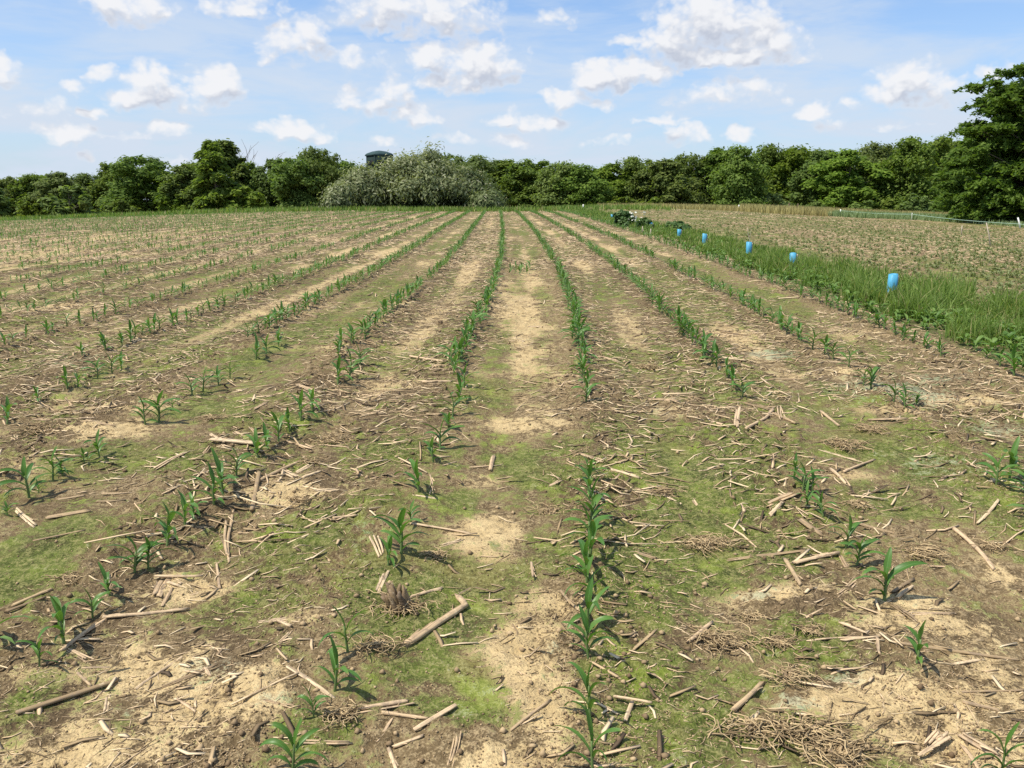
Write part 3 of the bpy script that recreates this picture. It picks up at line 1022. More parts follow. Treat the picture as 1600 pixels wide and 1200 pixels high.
def stalk_mesh(L, rad, tone, bend=0.0, kink=None, split=False, seed=0):
    """a broken maize stalk along local X, resting on z=0"""
    r = random.Random(seed)
    n = max(7, int(L / .022))
    s = np.linspace(-.5, .5, n)
    X = s * L
    Yv = bend * L * (.25 - s ** 2) * 2
    if r.random() < .5:                                  # slight angle at a node
        k0, ka = r.uniform(-.3, .3), r.uniform(-.16, .16)
        Yv = Yv + np.where(s > k0, (s - k0) * L * ka, 0)
    if kink is not None:
        a, where = kink
        m = s > where
        Yv = Yv + np.where(m, (s - where) * L * math.sin(a), 0)
        X = np.where(m, where * L + (s - where) * L * math.cos(a), X)
    a = Acc()
    if split:
        # split lengthwise: a few flat torn strips side by side
        ns = r.choice((1, 2, 2, 3))
        for k in range(ns):
            w = rad * r.uniform(.55, 1.0) / max(1, ns * .55)
            th = rad * r.uniform(.25, .5)
            y0 = (k - (ns - 1) / 2) * rad * 1.25
            a0, a1 = r.uniform(0, .16) * L * (k > 0), r.uniform(0, .25) * L * (k > 0)
            xs = np.clip(X, X[0] + a0, X[-1] - a1)
            sk = r.uniform(-.05, .05)
            tl = r.uniform(-.5, .5)
            ring = []
            for q_, (e, h) in enumerate(((-1, 0), (1, 0), (.8, 1), (-.8, 1))):
                ww = w * (1 - .45 * np.clip(np.abs(s) - .38, 0, .12) / .12 * r.uniform(.2, 1))
                tip = np.zeros(n)
                tip[0], tip[-1] = -r.uniform(0, 1.6) * rad, r.uniform(0, 1.6) * rad
                ring.append(np.stack([xs + tip, Yv + y0 + sk * X + e * ww, 0 * xs + rad * .12 + h * th + (e * tl * w * .6) + rad * .35 * (k % 2) + abs(tl) * w * .6], -1))
            V = np.stack(ring, 1).reshape(-1, 3)
            i = np.arange(n * 4).reshape(n, 4)
            jn = np.roll(i, -1, 1)
            Q = np.stack([i[:-1], jn[:-1], jn[1:], i[1:]], -1).reshape(-1, 4)
            Q = np.vstack([Q, [i[0, 3], i[0, 2], i[0, 1], i[0, 0]], [i[-1, 0], i[-1, 1], i[-1, 2], i[-1, 3]]])
            a.add(V, Q)
    else:
        node_s = r.uniform(.3, .6)
        R = rad * (1 + .12 * np.exp(-((np.mod(s + .5 + .1, node_s) - node_s / 2) / .03) ** 2)) * (1.04 - .16 * (s + .5))
        Zc = np.full(n, rad * .75)
        sd = r.choice((6, 7, 8))
        v, q, t = tube(np.stack([X, Yv, Zc], -1), R, sd)
        v[:, 2] = (v[:, 2] - rad * .75) * r.uniform(.6, .85) + rad * .68
        v[:n * sd] += np.array([[0, r.uniform(-1, 1), r.uniform(-1, 1)] for _ in range(n * sd)]) * rad * .07
        nr = n * sd
        for e, sl in ((0, slice(0, sd)), (1, slice(nr - sd, nr))):
            sl_a = r.uniform(-1.4, 1.4)
            jit = sl_a * (v[sl, 1] - Yv[-e]) + np.array([r.uniform(-1, 1) for _ in range(sd)]) * rad * .7
            v[sl, 0] += jit
        a.add(v, q, t)
    for _ in range(r.choice((0, 1, 2, 3))):              # loose shreds of sheath
        L2 = L * r.uniform(.15, .45)
        x0 = r.uniform(-.5, .2) * L
        u = np.linspace(0, 1, 4)
        yy = r.choice((-1, 1)) * rad * (.7 + 1.2 * u ** 2 * r.uniform(.2, 1)) + np.interp(x0 + u * L2, X, Yv)
        w = rad * r.uniform(.2, .45)
        p = np.stack([x0 + u * L2, yy, rad * (.5 + .4 * np.sin(u * 2.4))], -1)
        up = p + np.stack([0 * u, 0 * u + w * .9, 0 * u + w * .7], -1)
        vv = np.concatenate([p, up])
        i = np.arange(4)
        a.add(vv, np.stack([i[:-1], i[1:], i[1:] + 4, i[:-1] + 4], -1))
    V, Q, T = a.get()
    me = add_mesh("stalk_piece", V, Q, T, M_STRAW, False, link=False)
    at_ = me.attributes.new('tone', 'FLOAT', 'POINT')
    at_.data.foreach_set('value', np.full(len(V), tone, np.float32))
    return me


def lay(me, x, y, ang, L, z=None, roll=0.0):
    """lay a piece of length L on the ground, tilted to follow it"""
    dx, dy = math.cos(ang) * L / 2, math.sin(ang) * L / 2
    z0, z1, zm = (float(ground_z(x - dx, y - dy)), float(ground_z(x + dx, y + dy)), float(ground_z(x, y)))
    o = bpy.data.objects.new("stalk_piece", me)
    C.objects.link(o)
    pit = -math.atan2(z1 - z0, L)
    o.rotation_euler = (roll, pit, ang)
    o.location = (x, y, max(zm, (z0 + z1) / 2) - .002 + (z or 0))
    return o


# x1, y1, x2, y2, width in pixels, tone, extra, label
STALKS = [
    (25, 1115, 185, 1063, 14, .35, '', "thick grey-brown stalk lying across the near corner of the field"),
    (358, 877, 364, 797, 11, .55, 'b', "crooked tan stalk pointing uphill, beside a dark twig on bare sand"),
    (394, 802, 405, 742, 10, .45, '', "tan stalk pointing uphill just above the crooked tan stalk"),
    (632, 1010, 750, 930, 16, .62, 'k', "long bent stalk like a hockey stick lying below the dark root stub"),
    (555, 1112, 642, 1098, 15, .7, 's', "thick pale stalk attached to a tangled ball of roots"),
    (596, 1113, 668, 1122, 8, .6, '', "thin tan stalk tucked under the thick pale stalk by the root ball"),
    (652, 1141, 711, 1106, 14, .82, 's', "pale split stalk between the root ball and the middle row"),
    (590, 1157, 613, 1122, 8, .62, '', "short tan stalk leaning away below the thick pale stalk"),
    (362, 1103, 464, 1053, 9, .85, 's', "long pale split stalk ending at the frayed bundle of strips"),
    (450, 1040, 522, 1086, 13, .8, 's', "frayed bundle of pale stalk strips beside a seedling"),
    (413, 1093, 466, 1105, 6, .55, '', "thin tan stalk just nearer than the frayed bundle of strips"),
    (408, 970, 468, 964, 8, .9, 's', "bright pale strip lying level with a dark shadow line"),
    (434, 971, 454, 980, 8, .85, '', "stubby pale chip touching the bright pale strip"),
    (437, 1003, 455, 985, 6, .85, '', "small pale strip standing askew above the frayed bundle"),
    (475, 1161, 548, 1161, 8, .6, 's', "flat tan strip lying level beside the nearest seedling shadow"),
    (607, 1168, 619, 1204, 9, .85, '', "pale stick cut by the bottom edge, below the short tan stalk"),
    (703, 1196, 714, 1142, 9, .6, 'b', "curved tan stalk pointing uphill beside pale sand"),
    (615, 1168, 662, 1150, 9, .75, '', "pale flattened stalk nearer than the pale split stalk"),
    (960, 1095, 1018, 1104, 7, .85, '', "thin pale stick lying on top of a split upright shred"),
    (978, 1128, 987, 1098, 13, .8, 's', "split shred pointing uphill below a thin pale stick"),
    (1078, 1004, 1112, 974, 10, .7, '', "tan stalk stub lying against a fan of fine roots"),
    (1146, 1110, 1192, 1068, 12, .55, '', "stout tan stalk leaning out of the big root tangle"),
    (1137, 877, 1262, 862, 6, .4, '', "long thin grey stalk lying across bright green moss"),
    (1227, 876, 1251, 916, 10, .55, '', "brown stalk forming the upright of a broken V"),
    (1240, 884, 1310, 868, 10, .7, '', "tan stalk forming the flat arm of a broken V"),
    (1200, 790, 1246, 772, 12, .6, 'b', "thick forked stalk beside the dense clump of seedlings"),
    (1250, 813, 1282, 836, 13, .5, 'b', "stout curved brown stalk below the dense clump of seedlings"),
    (1203, 805, 1222, 785, 9, .75, '', "short pale end poking out beside the thick forked stalk"),
    (1311, 866, 1328, 898, 7, .55, '', "thin brown stalk standing steeply beside the broken V"),
    (1490, 826, 1553, 890, 10, .72, 'b', "long weathered stalk with knots lying alone at a slant"),
    (1398, 1004, 1592, 1031, 8, .45, '', "very long thin brown stalk passing behind a lone seedling"),
    (1262, 1003, 1352, 994, 7, .72, 'b', "bowed pale stick crossing a straight one on sandy moss"),
    (1315, 1000, 1376, 992, 6, .75, '', "straight pale stick ending at a short upright stump"),
    (1371, 996, 1373, 1020, 7, .65, '', "short upright stump at the end of a straight pale stick"),
    (1488, 1036, 1536, 1030, 9, .85, 's', "stubby pale stalk lying just under the very long thin stalk"),
    (1314, 974, 1354, 990, 7, .8, '', "pale stick with a dark underside above the bowed stick"),
    (1502, 1081, 1605, 1079, 5, .42, '', "thin dark stick leaving the frame over bare sand"),
    (1438, 1187, 1481, 1158, 8, .75, '', "slim pale stick lying on a wide weathered chip"),
    (1450, 1170, 1470, 1150, 13, .85, 's', "wide weathered chip under a slim pale stick"),
    (1504, 1166, 1532, 1203, 10, .6, '', "tan stalk cut by the bottom edge beside a leaf blade"),
    (1500, 1150, 1572, 1192, 13, .65, 's', "wide bark-like strip lying below a lone leaf blade"),
    (1402, 936, 1421, 917, 8, .85, '', "pale cut stub beside a dark stub under an arching leaf"),
    (1394, 926, 1427, 905, 8, .3, '', "dark stub beside a pale cut stub under an arching leaf"),
    (1396, 944, 1441, 974, 7, .35, '', "dark thin stalk running downhill from two cut stubs"),
    (160, 967, 292, 957, 9, .8, '', "long pale stalk lying level over a fan of loose straw"),
    (95, 1017, 160, 966, 9, .72, '', "pale stalk slanting beneath the broad-leaved seedling"),
    (105, 1013, 141, 1032, 8, .75, 's', "split pale stalk crossing the foot of a slanting stalk"),
    (20, 946, 82, 920, 9, .55, '', "tan stalk over a deep shadow at the edge of the frame"),
    (10, 958, 70, 936, 7, .25, '', "dark stalk lying under a tan one at the edge of the frame"),
    (130, 1043, 169, 1040, 7, .7, '', "short tan stalk pointing at the end of a dark shadow"),
    (120, 1050, 142, 1072, 6, .6, '', "thin tan sliver above the thick grey-brown stalk"),
    (245, 932, 256, 908, 16, .6, 's', "bundle of split fibres standing up beside smooth sand"),
    (255, 945, 266, 920, 10, .5, 's', "brown split fibres below the bundle beside smooth sand"),
    (164, 1112, 170, 1086, 8, .9, 's', "flat white chip standing up near the thick grey-brown stalk"),
    (276, 1091, 306, 1111, 7, .7, '', "thin pale stick at a slant on dusty sand"),
    (75, 809, 141, 798, 8, .45, '', "brown stalk casting a dark line on green moss"),
    (90, 781, 132, 774, 6, .6, '', "thin tan stalk on dark soil above the brown stalk"),
    (243, 733, 290, 706, 7, .8, 's', "pale strip slanting across the moss lane"),
    (332, 690, 402, 696, 11, .85, '', "thick pale stalk ending at the foot of a seedling clump"),
    (330, 682, 350, 694, 8, .8, '', "short pale stalk joined in a V with the thick one"),
    (404, 752, 470, 719, 8, .5, '', "brown stalk slanting up through heaped straw"),
    (465, 738, 487, 726, 8, .85, '', "pale broken end in a cross of stalks"),
    (474, 746, 500, 737, 7, .8, '', "pale broken end lower in a cross of stalks"),
    (442, 735, 461, 746, 9, .85, 's', "stubby pale piece below a cross of stalks"),
    (500, 694, 546, 698, 6, .75, '', "thin pale stalk lying over moss beyond heaped straw"),
    (520, 811, 556, 807, 7, .8, '', "short pale stalk lying level on brown moss"),
    (584, 838, 598, 866, 11, .92, 's', "bright spear-shaped husk standing beside a seedling"),
    (688, 852, 722, 843, 8, .85, '', "pale stub with a spray of roots on moss"),
    (771, 714, 766, 736, 9, .75, '', "short knobbly stalk alone on green moss between rows"),
    (830, 884, 833, 906, 6, .85, '', "slim pale stick pointing uphill beside the middle row"),
    (1148, 668, 1156, 638, 8, .8, '', "pale stalk standing up in the heap of broken stalks"),
    (1112, 660, 1142, 668, 8, .65, '', "tan stalk low in the heap of broken stalks"),
    (1165, 672, 1218, 643, 7, .65, '', "long tan stalk slanting out of the heap of broken stalks"),
    (1218, 636, 1222, 656, 7, .8, '', "pale stub standing at the end of the heap of stalks"),
    (1318, 737, 1366, 718, 6, .6, '', "thin tan stalk with a hooked end near smooth sand"),
    (1298, 733, 1326, 756, 7, .75, '', "pale stalk slanting below a hooked one"),
    (1357, 656, 1420, 654, 6, .65, '', "thin stalk lying level with roots at its end"),
    (1283, 643, 1311, 666, 7, .6, '', "tan stalk slanting down beside a clump of roots"),
    (1036, 617, 1080, 616, 6, .75, '', "pale stalk lying level with another just below it"),
    (1015, 625, 1062, 627, 6, .75, '', "pale stalk lying level with another just above it"),
    (640, 558, 690, 566, 6, .7, '', "long pale stalk lying level between two rows"),
    (660, 597, 706, 596, 6, .75, '', "pale stalk pair lying level between two rows"),
    (590, 924, 604, 892, 9, .9, '', "pale cut stalk standing behind the dark root stub"),
    (640, 933, 690, 918, 7, .7, '', "tan stalk pointing away from the dark root stub"),
]
stalk_n = 0
taken = set()
for i, (x1, y1, x2, y2, w, tone, ex, lab) in enumerate(STALKS):
    a, b = np.array(at(x1, y1)), np.array(at(x2, y2))
    mid = (a + b) / 2
    L = float(np.hypot(*(b - a)))
    zc = project(mid[0], mid[1], float(ground_z(*mid)))[2]
    rad = w / F * float(zc) / 2 * .78
    L = min(L, .55)
    me = stalk_mesh(L, rad, min(1, tone * random.uniform(.85, 1.12)), (.07 if i % 2 else -.06) if 'b' in ex else random.uniform(-.015, .015), (1.1, .28) if 'k' in ex else None, 's' in ex or (i % 3 == 1 and 'k' not in ex), i)
    o = lay(me, mid[0], mid[1], math.atan2(*(b - a)[::-1]), L, .012 if 'on top' in lab or 'slim' in lab else 0)
    tag(o, lab, "corn stalk", "broken maize stalks on the soil")
    taken.add(lab)

# more pieces strewn over the near field, each its own object
made = 0
tries = 0
variants = {}
while made < 215 and tries < 3000:
    tries += 1
    y = random.uniform(1.7, 9.0) if random.random() < .75 else random.uniform(5, 11)
    x = random.uniform(-.62, .62) * y
    if x > centre(y) + 3.3 * ROW:
        continue
    t_ = (x - float(centre(y))) / ROW
    tr = abs(t_ - round(t_))
    cl = fbm(np.array([x * 1.4]), np.array([y * 1.0]), 2, 91)[0]
    if random.random() > .25 + 1.1 * max(cl, 0) + (.35 if tr < .25 else 0):
        continue
    L = random.choice((.05, .07, .09, .12, .16, .2)) * random.uniform(.8, 1.2) * (1.15 if y > 5 else 1)
    tone = random.uniform(.3, .95)
    rad = random.uniform(.0025, .0058) * (1.25 if L > .12 else 1) * (1.3 if y > 5 else 1)
    near = min(plant_refs, key=lambda q: (q[0] - x) ** 2 + (q[1] - y) ** 2)
    dx, dy = x - near[0], y - near[1]
    side = ("strip-side of" if dx > 0 else "off-side of") if abs(dx) > abs(dy) else ("beyond" if dy > 0 else "in front of")
    ln = "long" if L > .15 else ("short" if L < .08 else "broken")
    lab = f"{TONE_WORD(tone)} {ln} stalk {side} {ordinal(near[2])} seedling of {ROWNAME[near[3]]}"
    if lab in taken:
        continue
    taken.add(lab)
    me = stalk_mesh(L, rad, tone, random.uniform(-.04, .04), (random.uniform(-.6, .6), random.uniform(-.2, .25)) if random.random() < .12 else None, random.random() < .6, 500 + made)
    o = lay(me, x, y, random.gauss(0.1, .8), L)
    tag(o, lab, "corn stalk", "broken maize stalks on the soil")
    made += 1


# ------------------------------------------------------------------ root clumps
def root_clump(px, py, size_px, label, seed, upright=False, fan=None):
    x, y = at(px, py)
    z = float(ground_z(x, y))
    s = size_px / F * float(project(x, y, z)[2])
    r = random.Random(seed)
    e = empty("root_clump", (x, y, z))
    tag(e, label, "root clump", "old maize root clumps on the soil")
    s *= 1.0 if upright else 1.2
    n = 130 if s > .09 else 80
    a = Acc()
    for _ in range(n):
        az = r.uniform(0, 2 * math.pi) if fan is None else r.gauss(fan, .75)
        L = s * r.uniform(.2, .85)
        u = np.linspace(0, 1, 6)
        el = r.uniform(.0, 1.1)
        ax = az + np.cumsum([r.gauss(0, .5) for _ in range(6)])
        st_ = L / 5
        p = np.zeros((6, 3))
        p[0] = (r.gauss(0, .34) * s, r.gauss(0, .24) * s, .20 * s * r.random())
        for k in range(1, 6):
            p[k] = p[k - 1] + st_ * np.array([math.cos(ax[k]) * math.cos(el * (1 - u[k])), math.sin(ax[k]) * math.cos(el * (1 - u[k])), .55 * math.sin(el) * (1 - 1.9 * u[k]) + r.gauss(0, .12)])
        p[:, 2] = np.maximum(p[:, 2], .0012 + .05 * s * r.random())
        a.add(*tube(p, np.linspace(.0012, .0006, 6) * (.8 + s * 5) * r.uniform(.6, 1.5), 4, False))
    a.build("roots", M_ROOT, e)
    # broken crown of the old plant: torn strips round a ragged core
    a = Acc()
    hgt = s * (.66 if upright else .26)
    rad = s * (.26 if upright else .12)
    for _ in range(16 if upright else 7):
        az = r.uniform(0, 2 * math.pi)
        o = np.array([math.cos(az), math.sin(az), 0]) * rad * r.uniform(.3, 1)
        u = np.linspace(0, 1, 5)
        out_ = r.uniform(.0, .5) if upright else r.uniform(.2, 1.4)
        p = o + np.stack([o[0] * out_ * u ** 2 * 1.6 - (.25 * hgt * u if upright else 0), o[1] * out_ * u ** 2 * 1.6, hgt * r.uniform(.55, 1.05) * u * (1 if upright else .7)], -1)
        p += np.array([[r.gauss(0, 1), r.gauss(0, 1), 0] for _ in range(5)]) * rad * .07
        a.add(*tube(p, rad * r.uniform(.22, .42) * np.array([1, 1.1, .95, .75, .35]), 5))
    V, q, t = a.get()
    st = add_mesh("stub", V, q, t, M_STRAW, False, e)
    at_ = st.data.attributes.new('tone', 'FLOAT', 'POINT')
    tn = np.repeat(rng.uniform(.0, .36, len(V) // 27 + 1) if upright else rng.uniform(.2, .6, len(V) // 27 + 1), 27)[:len(V)]
    at_.data.foreach_set('value', tn.astype(np.float32))
    return e


ROOTS = [
    (625, 950, 60, "dark upright root stub with splayed top, deep shadow beside it", True, None),
    (588, 1010, 46, "pale spidery root clump at the lower end of the bent stalk", False, None),
    (532, 1118, 46, "tangled root ball on the end of a thick pale stalk", False, None),
    (1122, 1000, 46, "fan of fine roots spreading from a tan stub on moss", False, -.7),
    (1212, 1005, 40, "pale brush of stiff roots on greyish moss", False, -.5),
    (1232, 1058, 46, "matted roots curled over a grey stalk end", False, 0.),
    (1178, 1140, 70, "largest root tangle, spilling downhill near the bottom edge", False, -1.3),
    (1265, 1150, 70, "wide root tangle next to the largest one", False, -.3),
    (1100, 850, 44, "long tuft of dry roots pointing downhill on bright moss", False, -.9),
    (682, 868, 26, "small spray of roots at the foot of a pale stub", False, 2.8),
    (1440, 866, 40, "flat spray of straw-like roots between two rows", False, -.2),
    (1552, 856, 26, "small upright spray of roots near the edge of the frame", False, 1.4),
    (858, 800, 32, "brown root clump close to the middle row", False, None),
    (1318, 698, 40, "low flat root mat over mossy soil", False, None),
    (480, 722, 24, "little root clump beside the cross of stalks", False, None),
    (470, 782, 26, "rusty brown root clump on sand", False, None),
    (1040, 770, 26, "dark brown root clump between the middle rows", False, None),
    (1360, 672, 30, "root tuft at the end of a thin level stalk", False, None),
    (60, 672, 40, "heaped brown roots beside dry straw on sand", False, None),
    (330, 655, 24, "low root clump on the dark soil lane", False, None),
    (1268, 985, 22, "small root knot under pale sticks", False, None),
    (1010, 575, 24, "reddish root clump between two rows uphill", False, None),
    (520, 690, 34, "wide root mat in heaped straw", False, None),
    (1310, 1180, 60, "root tangle cut by the bottom edge", False, .3),
    (690, 507, 12, "tiny dark upright stub on a bare lane uphill", True, None),
    (110, 905, 26, "crumbly root clump under the seedling row", False, None),
    (1340, 790, 26, "pale root nest beside a seedling", False, None),
    (1180, 965, 24, "rust-coloured root clump on pale mould", False, None),
]
for i, (px, py, sz, lab, up, fan) in enumerate(ROOTS):
    root_clump(px, py, sz, lab, 300 + i, up, fan)


# ------------------------------------------------------------------ fine litter: one mass
def litter_density(X, Y):
    t_ = (X - centre(Y)) / ROW
    tr = np.abs(t_ - np.round(t_))
    d = .10 + .45 * np.exp(-(tr / .22) ** 2) + .75 * np.clip(fbm(X * 1.5, Y * 1.1, 3, 91), -.3, 1)
    ln = np.floor(t_)
    la = (_hash(ln, ln * 0 + 3, 9) % 1000) / 1000.0
    d = d + 1.9 * np.exp(-((tr - .22 - .12 * ((la * 7) % 1)) / .17) ** 2) * sstep(fbm(ln * 13.7, Y * .22, 3, 77) + 1.2 * la, .25, 1.0)
    d = d * np.where(t_ > 5, .55, 1)
    d = np.where((t_ > 3.3) & (t_ < 5.2), d * .35, d)
    return d


def bits(n, ymin, ymax, Lr, Rr, power=1.0, xlim=.66, hf=.8):
    n = int(n * (1 + 1.1 / (.66 * (ymin * ymax) ** .5)))
    u = rng.random(n * 4)
    Y = ymin * (ymax / ymin) ** u if power == 1 else ymin + (ymax - ymin) * u ** power
    X = rng.uniform(-1, 1, n * 4) * (xlim * Y + 1.6)
    keep = rng.random(n * 4) < litter_density(X, Y)
    X, Y = X[keep][:n], Y[keep][:n]
    n = len(X)
    L = rng.uniform(*Lr, n) * rng.uniform(.5, 1.2, n) * (1 + .02 * Y)
    R = rng.uniform(*Rr, n) * (1 + .05 * Y)
    ang = rng.normal(.1, .75, n)
    cur = rng.normal(0, .35 if hf > .5 else .8, n)
    pitch = rng.normal(0, .12 if hf > .5 else .25, n)
    Z = ground_z(X, Y)
    rings = []
    for s in (-.5, 0., .5):
        a = ang + cur * s
        cx = X + np.cos(ang) * L * s - np.sin(ang) * L * cur * (s * s) * .5
        cy = Y + np.sin(ang) * L * s + np.cos(ang) * L * cur * (s * s) * .5
        cz = ground_z(cx, cy) + np.maximum(R * .55 + np.sin(pitch) * L * s, -R * .4)
        nx, ny = -np.sin(a), np.cos(a)
        w = R * (1 if s == 0 else .75)
        for k, (e, h) in enumerate(((-1, 0), (1, 0), (0, hf))):
            rings.append(np.stack([cx + nx * w * e, cy + ny * w * e, cz + h * w], -1))
    V = np.stack(rings, 1)                       # n, 9, 3
    base = np.array([[0, 1, 4, 3], [1, 2, 5, 4], [2, 0, 3, 5], [3, 4, 7, 6], [4, 5, 8, 7], [5, 3, 6, 8]])
    T = np.array([[0, 2, 1], [6, 7, 8]])
    off = (np.arange(n) * 9)[:, None, None]
    return V.reshape(-1, 3), (base[None] + off).reshape(-1, 4), (T[None] + off).reshape(-1, 3)


lit = Acc()
lit.add(*bits(30000, 1.45, 7.5, (.005, .024), (.0004, .0012), 1.3))
lit.add(*bits(5500, 1.45, 9, (.02, .075), (.0008, .0024), 1.3))
lit.add(*bits(34000, 4, 20, (.015, .09), (.0010, .0034), 1.2))
lit.add(*bits(3000, 2.6, 24, (.06, .18), (.0024, .0048), 1.5))
lit.add(*bits(1100, 1.45, 6, (.03, .10), (.003, .0065), 1.4, hf=.12))
lit.add(*bits(3800, 3, 14, (.04, .12), (.003, .006), 1.3, hf=.15))
lit.add(*bits(45000, 12, 48, (.04, .13), (.0016, .0042)))
lo = lit.build("crop_litter", M_LITTER)
tag(lo, "fine straw and chopped stalk litter strewn over the soil", "litter", kind="stuff")

# crumbs of soil
ico_v = np.array([(0, 0, 1), (.9, 0, .3), (.28, .85, .35), (-.72, .53, .3), (-.72, -.53, .35), (.28, -.85, .3), (0, 0, -.6)], float)
ico_q = np.array([(0, 1, 2, 2), (0, 2, 3, 3), (0, 3, 4, 4), (0, 4, 5, 5), (0, 5, 1, 1), (6, 2, 1, 1), (6, 3, 2, 2), (6, 4, 3, 3), (6, 5, 4, 4), (6, 1, 5, 5)])
ico_t = ico_q[:, :3]


def crumbs(n):
    u = rng.random(n * 4)
    Y = 1.4 * (11 / 1.4) ** u
    X = rng.uniform(-.66, .66, n * 4) * Y
    t_ = (X - centre(Y)) / ROW
    tr = np.abs(t_ - np.round(t_))
    k = rng.random(n * 4) < .10 + .8 * np.exp(-(tr / .2) ** 2) * sstep(fbm(X * 1.2, Y, 2, 95), -.3, .5) + .35 * np.clip(fbm(X * 1.5, Y * 1.1, 3, 41), 0, 1)
    X, Y = X[k][:n], Y[k][:n]
    n = len(X)
    s = rng.uniform(.001, .0036, n) * (1 + 1.8 * (rng.random(n) > .95)) * (1 + .07 * Y)
    V = ico_v[None] * s[:, None, None] * rng.uniform(.6, 1.3, (n, 7, 3))
    V = V + np.stack([X, Y, ground_z(X, Y) + s * .1], -1)[:, None]
    return V.reshape(-1, 3), None, (ico_t[None] + (np.arange(n) * 7)[:, None, None]).reshape(-1, 3)


cr = Acc()
cr.add(*crumbs(30000))
M_CRUMB = leaf_material("soil_crumb", (.14, .095, .055), (.42, .31, .18), 0, .95, .1, tcol=(1, 1, 1))
co = cr.build("soil_crumbs", M_CRUMB)
tag(co, "loose crumbs of brown soil along the rows", "soil", kind="stuff")


# ------------------------------------------------------------------ grass
def blades(X, Y, H, W, lean, seg=3):
    n = len(X)
    az = rng.uniform(0, 2 * math.pi, n)
    face = rng.uniform(0, 2 * math.pi, n)
    Z = ground_z(X, Y)
    rows = []
    for k in range(seg + 1):
        s = k / seg
        off = lean * H * s ** 1.8
        z = Z - .01 + H * (s - .28 * np.clip(lean, 0, 1) * s * s)
        w = W * (1 - s ** 1.7) + .0006
        bx, by = X + np.cos(az) * off, Y + np.sin(az) * off
        rows.append(np.stack([bx - np.cos(face) * w, by - np.sin(face) * w, z], -1))
        rows.append(np.stack([bx + np.cos(face) * w, by + np.sin(face) * w, z], -1))
    V = np.stack(rows, 1)
    q = np.array([[2 * k, 2 * k + 1, 2 * k + 3, 2 * k + 2] for k in range(seg)])
    return V.reshape(-1, 3), (q[None] + (np.arange(n) * 2 * (seg + 1))[:, None, None]).reshape(-1, 4)


# grassy strip beside the rows
n = 120000
Y = 4.2 * (50 / 4.2) ** rng.random(n)
T = rng.uniform(3.25, 5.3, n)
en = fbm(T * 0, Y * 1.3, 3, 81) * .35
edge_ok = (T > 3.45 + en * 1.5 + .25 * rng.random(n)) & (T < 5.0 + fbm(T * 0 + 9, Y * 1.1, 3, 82) * .4)
X = centre(Y) + T * ROW
cl = fbm(X * 2.2, Y * 1.4, 3, 83)
keep = edge_ok & (rng.random(n) < .5 + .9 * cl)
X, Y, cl = X[keep], Y[keep], cl[keep]
H = rng.uniform(.06, .20, len(X)) * (.75 + .5 * sstep(fbm(X * 3.1, Y * 2.3, 2, 88), -.5, .5)) * (1 + .75 * np.clip(cl, -.5, 1)) * (1 + .25 * (rng.random(len(X)) > .95))
ga = Acc()
H = H * (1 - .38 * sstep(Y, 9, 17))
ga.add(*blades(X, Y, H, .0017 + .00040 * Y, np.abs(rng.normal(.35, .3, len(X)))))
# the nearest tube stands in a thicker tuft
for px_, Yt in ((1397, 8.2),):
    m_ = 420
    xt = (px_ - 800) / F * (Yt * CP + .5 * SP) + rng.normal(0, .22, m_)
    yt = Yt + rng.normal(-.12, .20, m_)
    ok = np.hypot(xt - (px_ - 800) / F * (Yt * CP + .5 * SP), yt - Yt) > .05
    xt, yt = xt[ok], yt[ok]
    ga.add(*blades(xt, yt, rng.uniform(.10, .24, len(xt)), np.full(len(xt), .0022 + .0004 * Yt), np.abs(rng.normal(.35, .3, len(xt)))))
# weedy headland in front of the pale bush
n = 26000
Xh = rng.uniform(-34, 8.5, n)
Yh = rng.uniform(44.6, 54, n) + np.abs(Xh + 2) * .05
kk = rng.random(n) < .5 + .7 * fbm(Xh * .4, Yh * .4, 3, 84)
Xh, Yh = Xh[kk], Yh[kk]
ga.add(*blades(Xh, Yh, rng.uniform(.12, .34, len(Xh)), np.full(len(Xh), .028), np.abs(rng.normal(.3, .25, len(Xh)))))
go_ = ga.build("grass", M_GRASS)
tag(go_, "green grass and weeds on the strip and field edge", "grass", kind="stuff")


# broad weeds in the strip
def weed_variant(seed, big=1.0):
    r = random.Random(seed)
    a = Acc()
    for k in range(r.randint(9, 14)):
        az = r.uniform(0, 6.28)
        V, q, _ = corn_leaf(r, r.uniform(.3, .7), r.uniform(.05, .10), r.uniform(0, .55), az, r.uniform(.3, 1.2), r.uniform(.1, .9), 4, r.uniform(-.6, .6))
        V[:, :2] += .08 * np.array([math.cos(az), math.sin(az)])
        a.add(V, q)
    return a.get()[:2]


wv = [weed_variant(s) for s in range(8)]
n = 1500
Y = 4.3 * (48 / 4.3) ** rng.random(n)
T = 3.35 + np.abs(rng.normal(0, .75, n))
kk = (T < 5.0) & (rng.random(n) < .55 + .8 * fbm(T * 1.5, Y * .9, 2, 86))
Y, T = Y[kk], T[kk]
X = centre(Y) + T * ROW
wo = scatter("weeds", wv, X, Y, ground_z(X, Y), rng.uniform(.06, .15, len(X)), M_WEED)
tag(wo, "broad-leaved weeds crowding the grassy strip", "weeds", kind="stuff")

